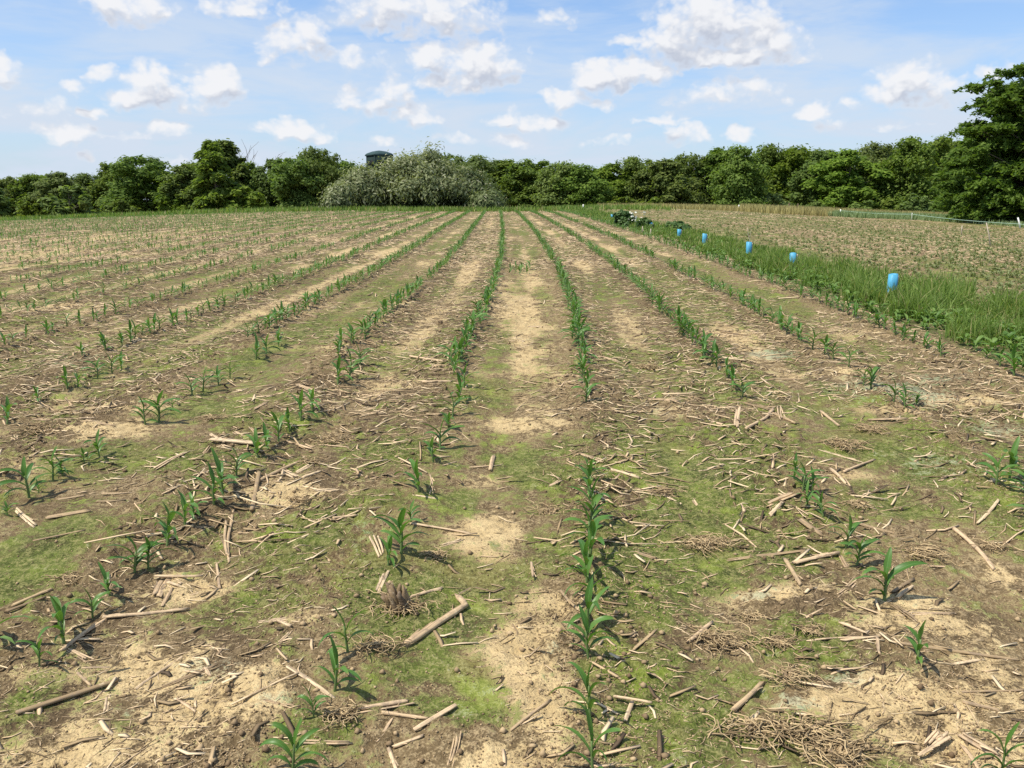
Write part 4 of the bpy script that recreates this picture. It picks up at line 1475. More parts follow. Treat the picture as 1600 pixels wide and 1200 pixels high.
# neighbouring field: rows of tiny seedlings and stubble
n = 24000
Y = 7 * (56 / 7) ** rng.random(n)
X = rng.uniform(.15, .66, n) * Y
tq = (X - centre(Y)) / ROW
rowish = np.abs(((X * .96 + Y * .28) / .5) % 1 - .5)
lim = 46 + 6 * np.clip((14 - X) / 8, -2, 1)
kk = (tq > 5.1) & (Y < lim) & (rng.random(n) < np.where(rowish < .2, .75, .16))
X, Y = X[kk], Y[kk]
sprout = [weed_variant(20 + s) for s in range(5)]
so_ = scatter("sprouts", sprout, X, Y, ground_z(X, Y), rng.uniform(.03, .085, len(X)) * (1 + .004 * Y), leaf_material("sprout_leaf", (.15, .185, .075), (.25, .285, .13), .25))
tag(so_, "low green sprouts scattered over the neighbouring stubble field", "crop", kind="stuff")

# tall ripe grass beyond, on the crest and behind the electric fence
n = 75000
px = rng.uniform(930, 1640, n)
Yg = rng.uniform(47, 74, n)
Xg = (px - 800) / F * Yg
far_lim = 51 + 2 * np.clip((1150 - px) / 150, 0, 1) - 3.5 * np.clip((px - 1150) / 60, 0, 1)
kk = Yg > far_lim
ripe = kk & ~((px > 1290) & (Yg < 55.5 - 3.5 * np.clip((1380 - px) / 90, 0, 1)))
gd = Acc()
gd.add(*blades(Xg[ripe], Yg[ripe], rng.uniform(.25, .55, ripe.sum()) * np.where(px[ripe] < 1150, .75, 1), np.full(ripe.sum(), .022), np.abs(rng.normal(.15, .15, ripe.sum()))))
gdo = gd.build("ripe_grass", M_GOLD)
tag(gdo, "band of tall straw-coloured grass below the far woods", "grass", kind="stuff")
bgm = kk & (px > 1285) & (Yg < 55.5)
bg_ = Acc()
bg_.add(*blades(Xg[bgm], Yg[bgm], rng.uniform(.2, .42, bgm.sum()), np.full(bgm.sum(), .025), np.abs(rng.normal(.2, .2, bgm.sum()))))
n = 14000
px2 = rng.uniform(1290, 1640, n)
Y2 = 51.5 - 11.5 * np.clip((px2 - 1313) / 287, -.1, 1.2) + rng.uniform(0, 9, n)
X2 = (px2 - 800) / F * Y2
bg_.add(*blades(X2, Y2, rng.uniform(.12, .34, n), np.full(n, .022), np.abs(rng.normal(.25, .2, n))))
bgo = bg_.build("bluegreen_grass", M_BLUEGREEN)
tag(bgo, "bluish green grass between the wire fence and the ripe grass", "grass", kind="stuff")


# ------------------------------------------------------------------ blue shelter tubes, stakes and fence
def ring_tube(r0, r1, h, sides=14, sq=0.0):
    """open square-ish plastic sleeve with wall thickness"""
    a = np.linspace(0, 2 * math.pi, sides, endpoint=False)
    k = 1 / (np.abs(np.cos(a)) ** 5 + np.abs(np.sin(a)) ** 5) ** .2
    lv = []
    for r, z in ((r0, -.05), (r0 * 1.0, h * .5), (r0 * 1.02, h), (r1, h), (r1, h * .4), (r1, 0)):
        lv.append(np.stack([np.cos(a) * k * r, np.sin(a) * k * r, np.full(sides, z)], -1))
    v = np.concatenate(lv)
    i = np.arange(len(lv) * sides).reshape(len(lv), sides)
    j = np.roll(i, -1, 1)
    return v, np.stack([i[:-1], j[:-1], j[1:], i[1:]], -1).reshape(-1, 4)


TUBES = [(1397, 428, 8.2, 0, "nearest blue tube, standing in tall grass, widest of them all"), (1240, 395, 11.1, 0, "blue tube second along from the nearest one, in matted weeds"),
         (1171, 378, 13.2, 1, "blue tube with a dry twig sticking out of its top"), (1101, 365, 16.3, 0, "blue tube just beyond the one with the dry twig"),
         (1061, 360, 18.7, 0, "blue tube between the low dark shrub and the twig tube"), (1017, 352, 22.4, 0, "small blue tube beside two thin stakes by the dark shrub"), (956, 338, 30.5, 0, "farthest blue tube, half hidden against the dark flowering shrub")]
for i, (px, top, Y, twig, lab) in enumerate(TUBES):
    X = (px - 800) / F * (Y * CP + .5 * SP)
    z = float(ground_z(X, Y))
    zt = None
    h = .2
    for _ in range(10):
        _, py, _ = project(X, Y, z + h)
        h += (float(py) - top) / F * Y
    h = min(max(h, .17), .5)
    e = empty("shelter_tube", (X, Y, z), rng.uniform(-.5, .5))
    e.rotation_euler = (rng.normal(0, .03), rng.normal(0, .03), rng.uniform(-.3, .3))
    tag(e, lab, "tree tube", "blue tree shelter tubes along the grassy strip")
    v, q = ring_tube(.037, .0345, h)
    v = v + np.stack([0.0015 * np.sin(v[:, 2] * 31 + i + 60 * v[:, 1]), .0015 * np.sin(v[:, 2] * 27 + 2 * i + 60 * v[:, 0]), np.where(v[:, 2] > h * .9, .004 * np.sin(60 * v[:, 0] + i) , 0)], -1)
    add_mesh("sleeve", v, q, None, M_TUBE, False, e)
    v, q, t = tube([(.053, 0, -.1), (.053, .003, h * .5), (.055, 0, h * .93)], .007, 6)
    add_mesh("stake", v, q, t, M_WOOD, False, e)
    if twig:
        a = Acc()
        a.add(*tube([(0, 0, .05), (.01, 0, h), (-.02, .01, h + .13), (-.035, .01, h + .22)], [.006, .005, .004, .002], 5))
        a.add(*tube([(-.005, 0, h + .06), (.02, 0, h + .13), (.03, .01, h + .19)], [.004, .003, .0015], 5))
        v, q, t = a.get()
        add_mesh("twig", v, q, t, M_WOOD, False, e)


def stake(px, top, base, Y, lab, mat=M_WOOD, r=.02, lean=(0, 0), kind="wooden_stake", cat="stake"):
    X = (px - 800) / F * (Y * CP + .5 * SP)
    z = float(ground_z(X, Y))
    h = max((base - top) / F * Y, .15)
    _, py, _ = project(X, Y, z)
    zt = z
    hh = .2
    for _ in range(10):
        _, py, _ = project(X + lean[0], Y, z + hh)
        hh += (float(py) - top) / F * Y
    hh = max(hh, h)
    v, q, t = tube([(0, 0, -.1), (lean[0] * .5, lean[1] * .5, hh * .5), (lean[0], lean[1], hh)], [r, r, r * .85], 6)
    o = add_mesh(kind, v, q, t, mat)
    o.location = (X, Y, z)
    tag(o, lab, cat)
    return o, hh


stake(1004, 358, 366, 20.5, "thin pale stake in the grass, nearer the dark shrub of a pair", r=.014)
stake(1017, 364, 369, 19.5, "short pale stake below the small blue tube", r=.014)
stake(1552, 372, 408, 17.5, "pale stick leaning in the stubble field", r=.012, lean=(-.13, .05))
stake(1504, 362, 376, 26, "low pale stub standing in the stubble field", r=.015)
stake(911, 325, 333, 48, "white marker post at the end of the rows", M_WHITE, .035)
stake(1232, 320, 336, 52, "rusty fence post before the ripe grass, nearer the rows of a pair", M_RUST, .03, kind="fence_post", cat="fence post")
stake(1246, 321, 337, 51.5, "rusty fence post before the ripe grass, nearer the wire of a pair", M_RUST, .03, kind="fence_post", cat="fence post")
stake(1154, 320, 328, 54, "white post alone on the crest of the stubble field", M_WHITE, .04, kind="fence_post", cat="fence post")

# electric fence with white posts and tape
FP = [(1313, 334, 350, 50.5), (1425, 341, 352, 46), (1597, 340, 372, 39.5), (1690, 358, 372, 37)]
ef = empty("wire_fence", (0, 0, 0))
tops = []
for i, (px, top, base, Y) in enumerate(FP):
    X = (px - 800) / F * (Y * CP + .5 * SP)
    z = float(ground_z(X, Y))
    hh = .5
    for _ in range(10):
        _, py, _ = project(X, Y, z + hh)
        hh += (float(py) - top) / F * Y
    hh = max(hh, .4)
    if i == 0:
        ef.location = (X, Y, z)
        O = np.array((X, Y, z))
    P = np.array((X, Y, z)) - O
    lean = -.18 if i == 2 else 0
    v, q, t = tube([P + (0, 0, -.1), P + (lean * .5, 0, hh * .5), P + (lean, 0, hh)], [.035, .035, .03] if i in (0, 2) else [.011] * 3, 6)
    add_mesh("post", v, q, t, M_WHITE, False, ef)
    tops.append(P + np.array((lean * .8, 0, hh * .82 if i != 2 else hh * .42)))
a = Acc()
for p0, p1 in zip(tops[:-1], tops[1:]):
    u = np.linspace(0, 1, 7)[:, None]
    p = p0 * (1 - u) + p1 * u
    p[:, 2] -= .06 * (4 * u[:, 0] * (1 - u[:, 0]))
    a.add(*tube(p, .008, 4, False))
a.build("wire", plain_material("fence_tape", (.40, .56, .46), .6, .3, .1), ef)
tag(ef, "low electric fence of pale tape on white posts below the big tree", "fence")


# ------------------------------------------------------------------ trees and shrubs
def leaf_quads(C_, N_, size, asp=1.5, along=None):
    """bent leaf-clump faces at centres C_ with normals N_"""
    n = len(C_)
    N_ = N_ / np.maximum(np.linalg.norm(N_, axis=1, keepdims=True), 1e-9)
    A = rng.normal(size=(n, 3)) if along is None else along
    A = A - (A * N_).sum(1, keepdims=True) * N_
    A /= np.maximum(np.linalg.norm(A, axis=1, keepdims=True), 1e-9)
    B = np.cross(N_, A)
    s = (size * rng.uniform(.6, 1.35, n))[:, None]
    a, b = A * s * asp * .5, B * s * .5
    V = np.stack([C_ - a, C_ + b * .9 - a * .1 + N_ * s * .1, C_ + a, C_ - b * .9 + a * .1 + N_ * s * .1], 1)
    return V.reshape(-1, 3), np.arange(n * 4).reshape(-1, 4)


def crown_mesh(seed, w, h, z0, n_lobe, n_leaf, lsize, shape='round', flat=.8, mat=M_LEAF, asp=1.5, low=.0):
    """foliage of lobes between heights z0 and z0+h, full width w; returns mesh and lobe centres"""
    r = np.random.default_rng(seed)
    cs, rs = [], []
    for k in range(n_lobe):
        u = (k + r.random()) / n_lobe
        if shape == 'round':
            prof = math.sin(math.pi * min(max(.10 + .80 * u, 0), 1)) ** .6
        elif shape == 'tall':
            prof = math.sin(math.pi * min(.15 + .8 * u, 1)) ** .9
        elif shape == 'dome':
            prof = math.sqrt(max(1 - (u * .96) ** 2.2, 0)) * .98
        else:                                                       # spreading
            prof = .45 + .55 * math.sin(math.pi * min(.05 + .85 * u, 1))
        az = r.uniform(0, 2 * math.pi)
        rr = prof * w / 2 * (r.uniform(.4, .95) if r.random() < .75 else r.uniform(0, .45))
        lr = w * r.uniform(.065, .15) * (1.15 - .4 * u)
        cs.append((math.cos(az) * rr, math.sin(az) * rr, z0 + lr * .6 + u * (h - lr * 1.4)))
        rs.append(lr)
    cs, rs = np.array(cs), np.array(rs)
    per = rs ** 2 / (rs ** 2).sum()
    which = r.choice(n_lobe, n_leaf, p=per)
    d = r.normal(size=(n_leaf, 3))
    d /= np.linalg.norm(d, axis=1, keepdims=True)
    d[:, 2] = np.where(d[:, 2] < 0, d[:, 2] * .75, d[:, 2])
    rad = rs[which] * (r.random(n_leaf) ** .4) * (1 + .34 * np.abs(r.normal(size=n_leaf)))
    P = cs[which] + d * rad[:, None] * np.array([1, 1, flat])
    fr = r.random(n_leaf) < .07                                      # sprigs that stand out of the outline
    P[fr] += d[fr] * (rs[which][fr] * r.uniform(.1, .6, fr.sum()))[:, None] * np.array([1, 1, .9])
    N_ = d + .5 * r.normal(size=(n_leaf, 3)) + np.array([-.25, -.1, .75])
    V, Q = leaf_quads(P, N_, lsize, asp)
    V[:, 2] = np.maximum(V[:, 2], -.1)
    return add_mesh("crown", V, Q, None, mat, link=False), cs, rs


def trunk_mesh(seed, H, r0, cs, mat=M_BARK, lean=0.0, nlimb=12):
    r = random.Random(seed)
    a = Acc()
    zz = np.linspace(-.3, H * .82, 9)
    wob = np.stack([lean * zz / H + .04 * H * .1 * np.sin(zz * .9 + r.uniform(0, 6)), .03 * H * .1 * np.sin(zz * .8 + r.uniform(0, 6)), zz], -1)
    a.add(*tube(wob, r0 * (1 - .82 * (zz + .3) / (H * .82 + .3)), 8))
    order = list(range(len(cs)))
    r.shuffle(order)
    for i in order[:nlimb]:
        c = cs[i]
        zb = max(min(c[2] * r.uniform(.45, .75), H * .7), H * .1)
        b = np.array([np.interp(zb, zz, wob[:, 0]), np.interp(zb, zz, wob[:, 1]), zb])
        u = np.linspace(0, 1, 5)[:, None]
        p = b * (1 - u) + c * u
        p[:, 2] += (u * (1 - u))[:, 0] * .12 * H * r.uniform(0, .6)
        a.add(*tube(p, np.linspace(r0 * .42, r0 * .08, 5), 5, False))
    V, q, t = a.get()
    return add_mesh("trunk", V, q, t, mat, True, link=False)


KINDS = [  # shape, w/h ratio, lobes, words
    ('round', .85, 26, "round-crowned"), ('tall', .58, 24, "narrow upright"), ('dome', .95, 26, "broad domed"), ('round', .72, 22, "uneven-crowned"),
    ('spread', .80, 24, "loose spreading"), ('dome', .8, 22, "full low-skirted"), ('tall', .7, 26, "slim tapering"), ('round', 1.0, 30, "wide rounded"),
]
tree_lib = []
for i, (shp, ratio, nl, word) in enumerate(KINDS):
    H = 10.0
    cr_, cs, rs = crown_mesh(100 + i, H * ratio, H * (.96 if shp != 'spread' else .9), H * (.03 if shp in ('dome',) else .06), nl + 46, 17000, .29, shp)
    tr_ = trunk_mesh(200 + i, H, .17, cs)
    tree_lib.append((cr_, tr_, word, ratio))


def place_tree(i, px, top, Y, label, wpx=None, group="trees along the far woods"):
    cr_, tr_, word, ratio = tree_lib[i]
    X = (px - 800) / F * (Y * CP + 1 * SP)
    z = float(ground_z(X, Y)) - .05
    H = CAMZ + (320 - top) / F * Y * 1.02 - z
    s = H / 10.0
    w = s
    if wpx:
        w = wpx / F * Y / (10 * ratio)
    e = empty("tree", (X, Y, z), rng.uniform(0, 6.28))
    for nm, me in (("trunk", tr_), ("crown", cr_)):
        o = bpy.data.objects.new(nm, me)
        C.objects.link(o)
        o.parent = e
    e.scale = (w, w, s)
    tag(e, label.replace("WORD", word), "tree", group)
    return e


# far woods: x px, top px, distance, library kind, width px
def top_profile(x):
    xs = [-60, 0, 60, 90, 112, 150, 185, 225, 262, 300, 330, 360, 395, 420, 450, 500, 545, 600, 700, 760, 800, 850, 900, 950, 1000, 1050, 1100, 1150, 1200, 1245, 1300, 1340, 1375, 1405, 1450, 1500, 1560, 1640]
    ys = [276, 276, 274, 270, 280, 272, 256, 251, 268, 262, 240, 228, 262, 262, 246, 240, 256, 258, 246, 244, 252, 262, 258, 258, 250, 246, 242, 236, 236, 232, 240, 238, 234, 220, 224, 222, 220, 215]
    return float(np.interp(x, xs, ys))


front = []
x = -45
r_ = random.Random(5)
LEFT = [(-30, 60), (18, 62), (62, 58), (98, 52), (140, 58), (176, 50), (222, 88), (262, 46), (292, 50), (318, 52), (352, 70), (392, 46), (430, 50), (462, 60), (500, 66), (540, 56)]
kinds_left = [5, 2, 0, 3, 7, 5, 0, 5, 6, 4, 1, 5, 6, 4, 7, 0]
for n, ((px, wp), kd) in enumerate(zip(LEFT, kinds_left)):
    Y = 98 + r_.uniform(-6, 8)
    word = "WORD tree, %s along the woodland edge from frame edge to pale bush" % ordinal(n + 1)
    place_tree(kd, px, top_profile(px) + r_.uniform(-3, 3), Y, word, wp * 1.4, "trees along the open-side woodland edge")
px = 700
n = 0
seqk = [2, 0, 7, 5, 3, 0, 2, 6, 7, 5, 0, 3, 2, 7, 0, 5, 3, 7, 2, 0, 6, 5, 7, 3]
while px < 1500:
    n += 1
    wp = r_.uniform(52, 78)
    Y = (128 if px < 1150 else 112) + r_.uniform(-9, 9)
    place_tree(seqk[n % len(seqk)], px, top_profile(px) + r_.uniform(-4, 5), Y, "WORD tree of the far wood, %s along from the pale bush" % ordinal(n), wp * 1.5, "trees of the far wood")
    px += wp * .66
# second rank closes the gaps
px, n = -40, 0
while px < 1640:
    n += 1
    wp = r_.uniform(60, 85)
    place_tree(r_.choice((0, 2, 5, 7, 3)), px, top_profile(px) + r_.uniform(5, 14), 146 + r_.uniform(-6, 10), "WORD tree in the rear rank, %s counted across the whole wood" % ordinal(n), wp * 1.25, "trees in the rank behind")
    px += wp * .8
# low shrubs at the feet of the woods
shrub_lib = []
for i in range(3):
    cr_, cs, rs = crown_mesh(400 + i, 3.4, 2.6, 0, 16, 2600, .24, 'dome')
    shrub_lib.append((cr_, trunk_mesh(410 + i, 2.6, .05, cs, nlimb=8)))
px, n = 10, 0
while px < 1500:
    n += 1
    if not 530 < px < 770:
        Y = (90 if px < 560 else (116 if px < 1150 else 100)) + r_.uniform(-3, 4)
        X = (px - 800) / F * Y
        cr_, tr_ = shrub_lib[n % 3]
        e = empty("shrub", (X, Y, float(ground_z(X, Y)) - .1), r_.uniform(0, 6.28))
        for nm, me in (("trunk", tr_), ("crown", cr_)):
            o = bpy.data.objects.new(nm, me)
            C.objects.link(o)
            o.parent = e
        s = r_.uniform(.8, 1.45)
        e.scale = (s * 1.2, s * 1.2, s)
        tag(e, "low leafy shrub at the foot of the trees, %s counted along the whole wood edge" % ordinal(n), "shrub", "low shrubs along the wood edge")
    px += r_.uniform(40, 75)


# the big tree by the wire fence: tiers of drooping sprays
def spray_tree(px, top, Y, R, label, seed, n_branch, n_leaf, lsize, mat):
    r = np.random.default_rng(seed)
    X = (px - 800) / F * Y
    z = float(ground_z(X, Y)) - .05
    H = CAMZ + (320 - top) / F * Y - z
    e = empty("tree", (X, Y, z))
    tag(e, label, "tree")
    tk = Acc()
    zz = np.linspace(-.3, H * .95, 12)
    wob = np.stack([.18 * np.sin(zz * .8), .15 * np.sin(zz * .6 + 1), zz], -1)
    tk.add(*tube(wob, .26 * (1 - .9 * (zz + .3) / H), 9))
    P, N_, A = [], [], []
    per = n_leaf // n_branch
    for b in range(n_branch):
        u = (b + r.random()) / n_branch
        zb = H * (.06 + .88 * u)
        prof = (1 - u ** 3.2) ** .65 * (.85 + .15 * math.sin(min(u * 5, 1.57)))
        L = R * prof * (r.uniform(.6, 1.0) if r.random() < .8 else r.uniform(1.0, 1.18))
        if u > .85:
            L = max(L, R * .25)
        az = b * 2.39996 + r.normal(0, .35)
        up = r.uniform(.1, .6) + .75 * u
        s = np.linspace(0, 1, 9)
        bx = np.interp(zb, zz, wob[:, 0]) + np.cos(az) * L * s
        by = np.interp(zb, zz, wob[:, 1]) + np.sin(az) * L * s
        bz = zb + L * (up * s - (up + .12) * .75 * s ** 2.2)
        br = np.stack([bx, by, bz], -1)
        tk.add(*tube(br, np.linspace(.07, .012, 9) * (1.1 - .6 * u), 5, False))
        nb = per
        ss = np.clip(r.beta(2.0, 1.15, nb), .12, 1)
        c = np.stack([np.interp(ss, s, bx), np.interp(ss, s, by), np.interp(ss, s, bz)], -1)
        lat = r.normal(0, 1, nb) * (.22 + .26 * ss * (1.15 - ss)) * L * .55
        sd = np.array([-math.sin(az), math.cos(az), 0])
        c = c + sd * lat[:, None] + np.stack([r.normal(0, .06, nb), r.normal(0, .06, nb), r.normal(0, .17, nb) - .18 * np.abs(lat) - .2 * ss ** 3], -1)
        P.append(c)
        N_.append(np.array([-.2, -.1, .9]) + .58 * r.normal(size=(nb, 3)))
        A.append(np.array([math.cos(az), math.sin(az), -.3]) + sd * np.sign(lat)[:, None] * .7 + .35 * r.normal(size=(nb, 3)))
    P, N_, A = np.concatenate(P), np.concatenate(N_), np.concatenate(A)
    P[:, 2] = np.maximum(P[:, 2], .15)
    V, Q = leaf_quads(P, N_, lsize, 2.1, A)
    tk.build("trunk", M_BARK, e, True)
    add_mesh("crown", V, Q, None, mat, False, e)
    return e


def big_tree():
    r = np.random.default_rng(77)
    Y0 = 45.0
    sc = Y0 / F
    X0 = (1630 - 800) * sc
    z = float(ground_z(X0, Y0)) - .05
    e = empty("tree", (X0, Y0, z))
    tag(e, "big dark tree with ragged leafy sprays, shading the grass by the wire fence", "tree")
    edge = [(1548, 122, 20), (1590, 118, 22), (1568, 142, 24), (1512, 140, 16), (1496, 142, 9), (1520, 165, 20), (1500, 168, 10), (1540, 175, 24), (1498, 205, 15), (1486, 196, 8), (1515, 205, 22), (1492, 236, 13), (1505, 246, 20),
            (1488, 266, 14), (1502, 285, 22), (1488, 300, 15), (1510, 312, 24), (1500, 328, 18), (1530, 332, 22), (1560, 335, 24), (1590, 338, 24), (1535, 225, 28), (1540, 265, 28), (1545, 300, 28), (1575, 180, 28), (1580, 220, 30), (1585, 260, 30), (1585, 300, 30), (1548, 155, 27), (1578, 152, 28), (1600, 172, 30), (1560, 200, 30), (1528, 195, 24), (1604, 140, 26), (1610, 215, 32), (1525, 285, 26), (1560, 318, 30)]
    cs, rs = [], []
    for px, py, rp in edge:
        for dep in ((0,) if rp < 12 else (-1, 1)):
            cs.append(((px - 1630) * sc, dep * r.uniform(.3, 1.6), CAMZ + (314 - py) * sc - z))
            rs.append(rp * sc * r.uniform(.85, 1.1))
    for k in range(80):                                   # the sides that face away or lie outside the frame
        u = r.random()
        hz = .5 + u * 6.9
        R = 4.7 * (1 - (u * .93) ** 3.2) ** .6
        az = r.uniform(-1.9, 2.4)
        cs.append((math.cos(az) * R * r.uniform(.4, .95), math.sin(az) * R * r.uniform(.5, .95), hz))
        rs.append(r.uniform(.5, 1.0))
    for k in range(60):                                   # the body of the crown
        u = r.random()
        hz = .6 + u * 6.0
        R = 4.5 * (1 - (u * .9) ** 3.2) ** .6
        az = r.uniform(1.7, 4.6)
        q_ = r.uniform(.15, .72)
        cs.append((math.cos(az) * R * q_, math.sin(az) * R * q_, hz))
        rs.append(r.uniform(.65, 1.05))
    cs, rs = np.array(cs), np.array(rs)
    n = 130000
    which = r.choice(len(cs), n, p=rs ** 2 / (rs ** 2).sum())
    # every clump is made of short sprays that droop outwards
    k = 9
    tipd = r.normal(size=(len(cs), k, 3))
    tipd /= np.linalg.norm(tipd, axis=2, keepdims=True)
    tipd[..., 2] = np.abs(tipd[..., 2]) * .55 - .12
    out_ = cs / np.maximum(np.linalg.norm(cs * np.array([1, 1, .3]), axis=1, keepdims=True), .5)
    tipd += .55 * out_[:, None] * np.array([1, 1, .15])
    sp = r.integers(k, size=n)
    s_ = r.random(n) ** .75 * 1.25
    dvec = tipd[which, sp]
    P = cs[which] + dvec * (rs[which] * s_)[:, None]
    P[:, 2] -= .28 * rs[which] * s_ ** 2
    P += r.normal(size=(n, 3)) * (rs[which] * (.10 + .16 * (1.25 - s_)))[:, None] * np.array([1, 1, .7])
    N_ = np.array([-.2, -.1, .9]) + .6 * r.normal(size=(n, 3))
    V, Q = leaf_quads(P, N_, .125, 2.0, dvec + .5 * r.normal(size=(n, 3)))
    V[:, 2] = np.maximum(V[:, 2], .1)
    tk = Acc()
    zz = np.linspace(-.3, 7.2, 12)
    wob = np.stack([.18 * np.sin(zz * .8), .15 * np.sin(zz * .6 + 1), zz], -1)
    tk.add(*tube(wob, .28 * (1 - .85 * (zz + .3) / 7.5), 9))
    for c, rr_ in zip(cs, rs):
        zb = max(.4, c[2] * r.uniform(.45, .8))
        b = np.array([np.interp(zb, zz, wob[:, 0]), np.interp(zb, zz, wob[:, 1]), zb])
        u = np.linspace(0, 1, 6)[:, None]
        p = b * (1 - u) + (c + .5 * rr_ * out_[0] * 0) * u
        p[:, 2] += (u * (1 - u))[:, 0] * r.uniform(.1, .9)
        tk.add(*tube(p, np.linspace(.075, .014, 6), 5, False))
    tk.build("trunk", M_BARK, e, True)
    add_mesh("crown", V, Q, None, M_LEAF2, False, e)


big_tree()
spray_tree(1502, 212, 62, 2.6, "dark tree half hidden behind the big drooping one", 32, 50, 14000, .2, M_LEAF2)
spray_tree(348, 224, 90, 2.6, "tall layered tree standing above its neighbours near the dead tree", 33, 34, 6500, .3, M_LEAF)


# pale flowering bush in front of the woods
def olive(px, top, Y, wpx, label, seed, n_arch, mat=M_OLIVE):
    r = np.random.default_rng(seed)
    X = (px - 800) / F * Y
    z = float(ground_z(X, Y)) - .05
    H = CAMZ + (320 - top) / F * Y - z
    R = wpx / F * Y / 2
    e = empty("flowering_bush", (X, Y, z))
    tag(e, label, "bush", "pale flowering bushes at the end of the rows")
    st = Acc()
    P, A, N_ = [], [], []
    for k in range(n_arch):
        az = r.uniform(0, 2 * math.pi)
        reach = R * np.sqrt(r.random()) * 1.0
        hh = H * (1 - .62 * (reach / R) ** 2.0) * r.uniform(.55, 1.0)
        s = np.linspace(0, 1, 8)
        bx = np.cos(az) * reach * s ** 1.2
        by = np.sin(az) * reach * s ** 1.2
        bz = hh * (1 - (1 - s) ** 1.8) - .18 * hh * np.clip(s - .7, 0, 1) / .3 * r.random()
        b = np.stack([bx, by, bz], -1)
        st.add(*tube(b, np.linspace(.035, .008, 8), 4, False))
        m = 330
        ss = r.beta(2.2, 1.0, m)
        c = np.stack([np.interp(ss, s, bx), np.interp(ss, s, by), np.interp(ss, s, bz)], -1)
        spread_ = .10 + .26 * ss[:, None]
        off = r.normal(size=(m, 3)) * spread_ * np.array([1, 1, .85])
        c = c + off
        P.append(c)
        t_ = np.array([math.cos(az) * .6, math.sin(az) * .6, .75])
        A.append(t_ + .5 * r.normal(size=(m, 3)))
        N_.append(off / spread_ + np.array([0, 0, .6]) + .4 * r.normal(size=(m, 3)))
    P, A, N_ = np.concatenate(P), np.concatenate(A), np.concatenate(N_)
    P[:, 2] = np.maximum(P[:, 2], .1)
    V, Q = leaf_quads(P, N_, .095, 2.5, A)
    st.build("stems", M_BARK, e)
    add_mesh("foliage", V, Q, None, mat, False, e)
    return e


M_OLIVE2 = leaf_material("olive_leaf_green", (.095, .130, .05), (.19, .225, .105), .3, .6, .1, third=((.36, .36, .23), .9))
olive(660, 231, 54, 158, "largest pale silvery bush in bloom at the end of the rows", 1, 150)
olive(572, 259, 53, 68, "lower pale bush in bloom on the open side of the largest one", 2, 70)
olive(733, 260, 55, 84, "greener drooping bush leaning towards the rows beside the pale one", 3, 75, M_OLIVE2)
olive(536, 290, 51.5, 34, "small white-flowered bush at the outer end of the pale bushes", 4, 22)
olive(762, 303, 52.5, 40, "small pale bush low beside the greener drooping one", 5, 22, M_OLIVE2)


# leafless tree
def bare_tree(px, top, Y, label, seed):
    r = random.Random(seed)
    X = (px - 800) / F * Y
    z = float(ground_z(X, Y)) - .1
    H = CAMZ + (320 - top) / F * Y - z
    a = Acc()

    def branch(p, d, L, rad, lev):
        u = np.linspace(0, 1, 5)
        bend = np.array([r.uniform(-.25, .25), r.uniform(-.25, .25), r.uniform(0, .3)])
        pts = np.array([p + d * L * t + bend * L * t * t for t in u])
        a.add(*tube(pts, np.linspace(rad, rad * .6, 5), 5, False))
        if lev:
            for _ in range(3 if lev > 1 else 2):
                t = r.uniform(.45, 1)
                nd = d + np.array([r.uniform(-.8, .8), r.uniform(-.8, .8), r.uniform(0, .5)])
                nd /= np.linalg.norm(nd)
                branch(p + d * L * t + bend * L * t * t, nd, L * r.uniform(.45, .7), rad * .55, lev - 1)
    branch(np.zeros(3), np.array([0, 0, 1.]), H * .55, .13, 3)
    V, q, t = a.get()
    V[:, 2] *= H / V[:, 2].max()
    e = empty("bare_tree", (X, Y, z))
    tag(e, label, "tree")
    add_mesh("trunk", V, q, t, M_DEAD, True, e)


bare_tree(409, 226, 112, "leafless grey dead tree standing above the green woods", 3)
bare_tree(437, 238, 114, "smaller bare grey tree with thin twigs beside the dead one", 8)


# shrubs in the grassy strip
def strip_shrub(px, top, Y, wpx, label, seed, flowers=False):
    X = (px - 800) / F * Y
    z = float(ground_z(X, Y)) - .03
    H = CAMZ + (320 - top) / F * Y - z
    w = wpx / F * Y
    e = empty("shrub", (X, Y, z))
    tag(e, label, "shrub")
    me, cs, rs = crown_mesh(seed, w, H, 0, 18, 2600, .085, 'dome', mat=M_SHRUB)
    tk = trunk_mesh(seed, H, .02, cs, nlimb=8)
    for nm, m_ in (("trunk", tk), ("crown", me)):
        o = bpy.data.objects.new(nm, m_)
        C.objects.link(o)
        o.parent = e
    if flowers:
        r = np.random.default_rng(seed)
        c = np.stack([r.normal(w * .40, w * .20, 60), r.normal(-.1, .2, 60), H * r.uniform(.35, .98, 60)], -1)
        V, Q = leaf_quads(c, r.normal(size=(60, 3)) + np.array([0, -.5, .8]), .05, 1.1)
        add_mesh("blossom", V, Q, None, M_FLOWER, False, e)


strip_shrub(972, 329, 24, 38, "dark rounded shrub with white blossom in the grassy strip", 51, True)
strip_shrub(1003, 341, 22.5, 28, "small dark shrub just nearer than the blossoming one", 52)
strip_shrub(1050, 345, 21.5, 40, "low dark spreading shrub at the far side of the strip", 53)


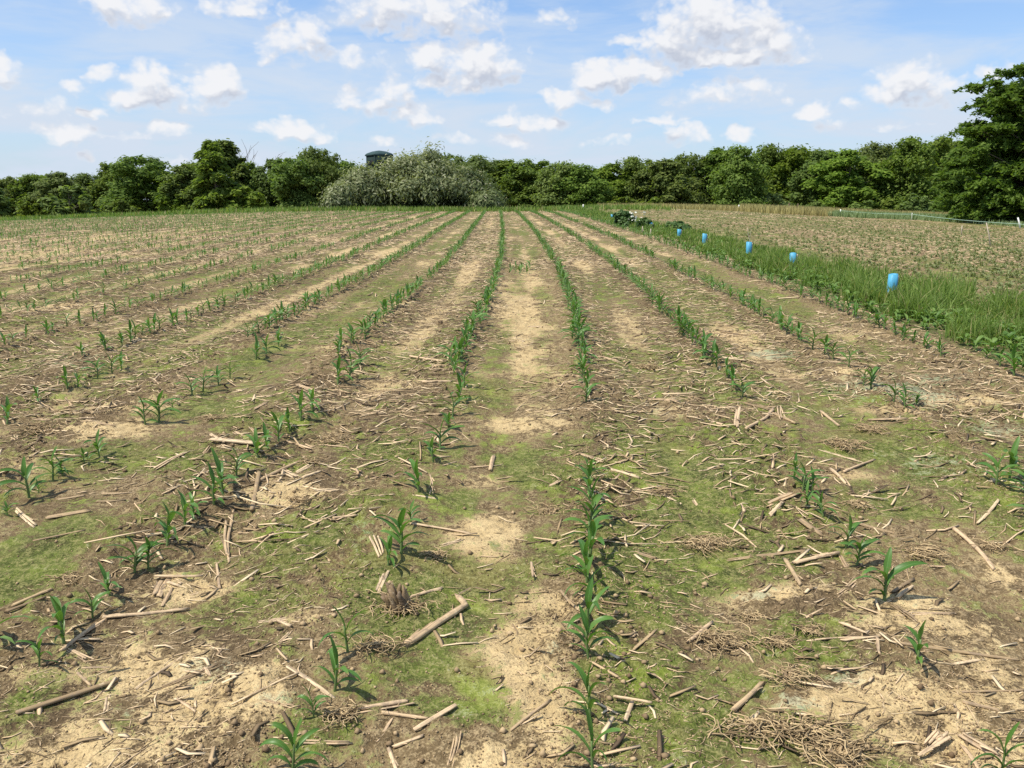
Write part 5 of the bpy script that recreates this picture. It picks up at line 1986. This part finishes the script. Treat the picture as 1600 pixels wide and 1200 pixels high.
# hunting blind behind the pale bush
def blind():
    Y = 60.0
    px = 599
    X = (px - 800) / F * Y
    z = float(ground_z(X, Y))
    zt = CAMZ + (320 - 239.0) / F * Y - z
    w = 1.3
    e = empty("hunting_blind", (X, Y, z), .62)
    tag(e, "dark green raised hunting blind with pale domed roof, peeking over the bush", "hunting blind")

    def box(name, x0, x1, y0, y1, z0, z1, mat, par):
        v = np.array([(x, y, zz) for zz in (z0, z1) for x, y in ((x0, y0), (x1, y0), (x1, y1), (x0, y1))])
        q = np.array([(0, 3, 2, 1), (4, 5, 6, 7), (0, 1, 5, 4), (1, 2, 6, 5), (2, 3, 7, 6), (3, 0, 4, 7)])
        return add_mesh(name, v, q, None, mat, False, par)
    fl = zt - 2.0
    h = w / 2
    for sx in (-1, 1):
        for sy in (-1, 1):
            v, q, t = tube([(sx * (h + .25), sy * (h + .25), -.2), (sx * (h - .1), sy * (h - .1), fl)], .07, 6)
            add_mesh("leg", v, q, t, M_BLIND, False, e)
    # cabin with corner posts and window band
    box("floor_deck", -h - .05, h + .05, -h - .05, h + .05, fl, fl + .08, M_BLIND, e)
    cab = box("cabin", -h, h, -h, h, fl + .08, fl + 1.62, M_BLIND, e)
    for k in range(2):
        box("window", -h * .72 + k * h * .80, -h * .72 + k * h * .80 + h * .62, -h - .02, -h + .02, fl + .85, fl + 1.3, M_GLASS, e)
    box("window", h - .02, h + .02, -h * .6, h * .6, fl + .85, fl + 1.3, M_GLASS, e)
    box("window", -h - .02, -h + .02, -h * .6, h * .6, fl + .85, fl + 1.3, M_GLASS, e)
    for sx in (-1, 1):
        box("corner_post", sx * h - .04, sx * h + .04, -h - .04, -h + .04, fl + .08, fl + 1.62, M_BLIND, e)
    # overhanging domed roof
    lv = []
    for s, zz in ((1.08, fl + 1.60), (1.10, fl + 1.68), (.95, fl + 1.78), (.55, fl + 1.90), (.2, fl + 1.95)):
        lv.append(np.array([(math.cos(a) * h * s / max(abs(math.cos(a)), abs(math.sin(a))) ** 1.0, math.sin(a) * h * s / max(abs(math.cos(a)), abs(math.sin(a))) ** 1.0, zz) for a in np.linspace(0, 2 * math.pi, 16, endpoint=False)]))
    v = np.concatenate(lv)
    i = np.arange(80).reshape(5, 16)
    j = np.roll(i, -1, 1)
    q = np.stack([i[:-1], j[:-1], j[1:], i[1:]], -1).reshape(-1, 4)
    v = np.vstack([v, (0, 0, fl + 1.97), (0, 0, fl + 1.60)])
    t = np.concatenate([np.stack([np.full(16, 80), i[-1], j[-1]], -1), np.stack([np.full(16, 81), j[0], i[0]], -1)])
    add_mesh("roof", v, q, t, M_BLINDROOF, False, e)


blind()
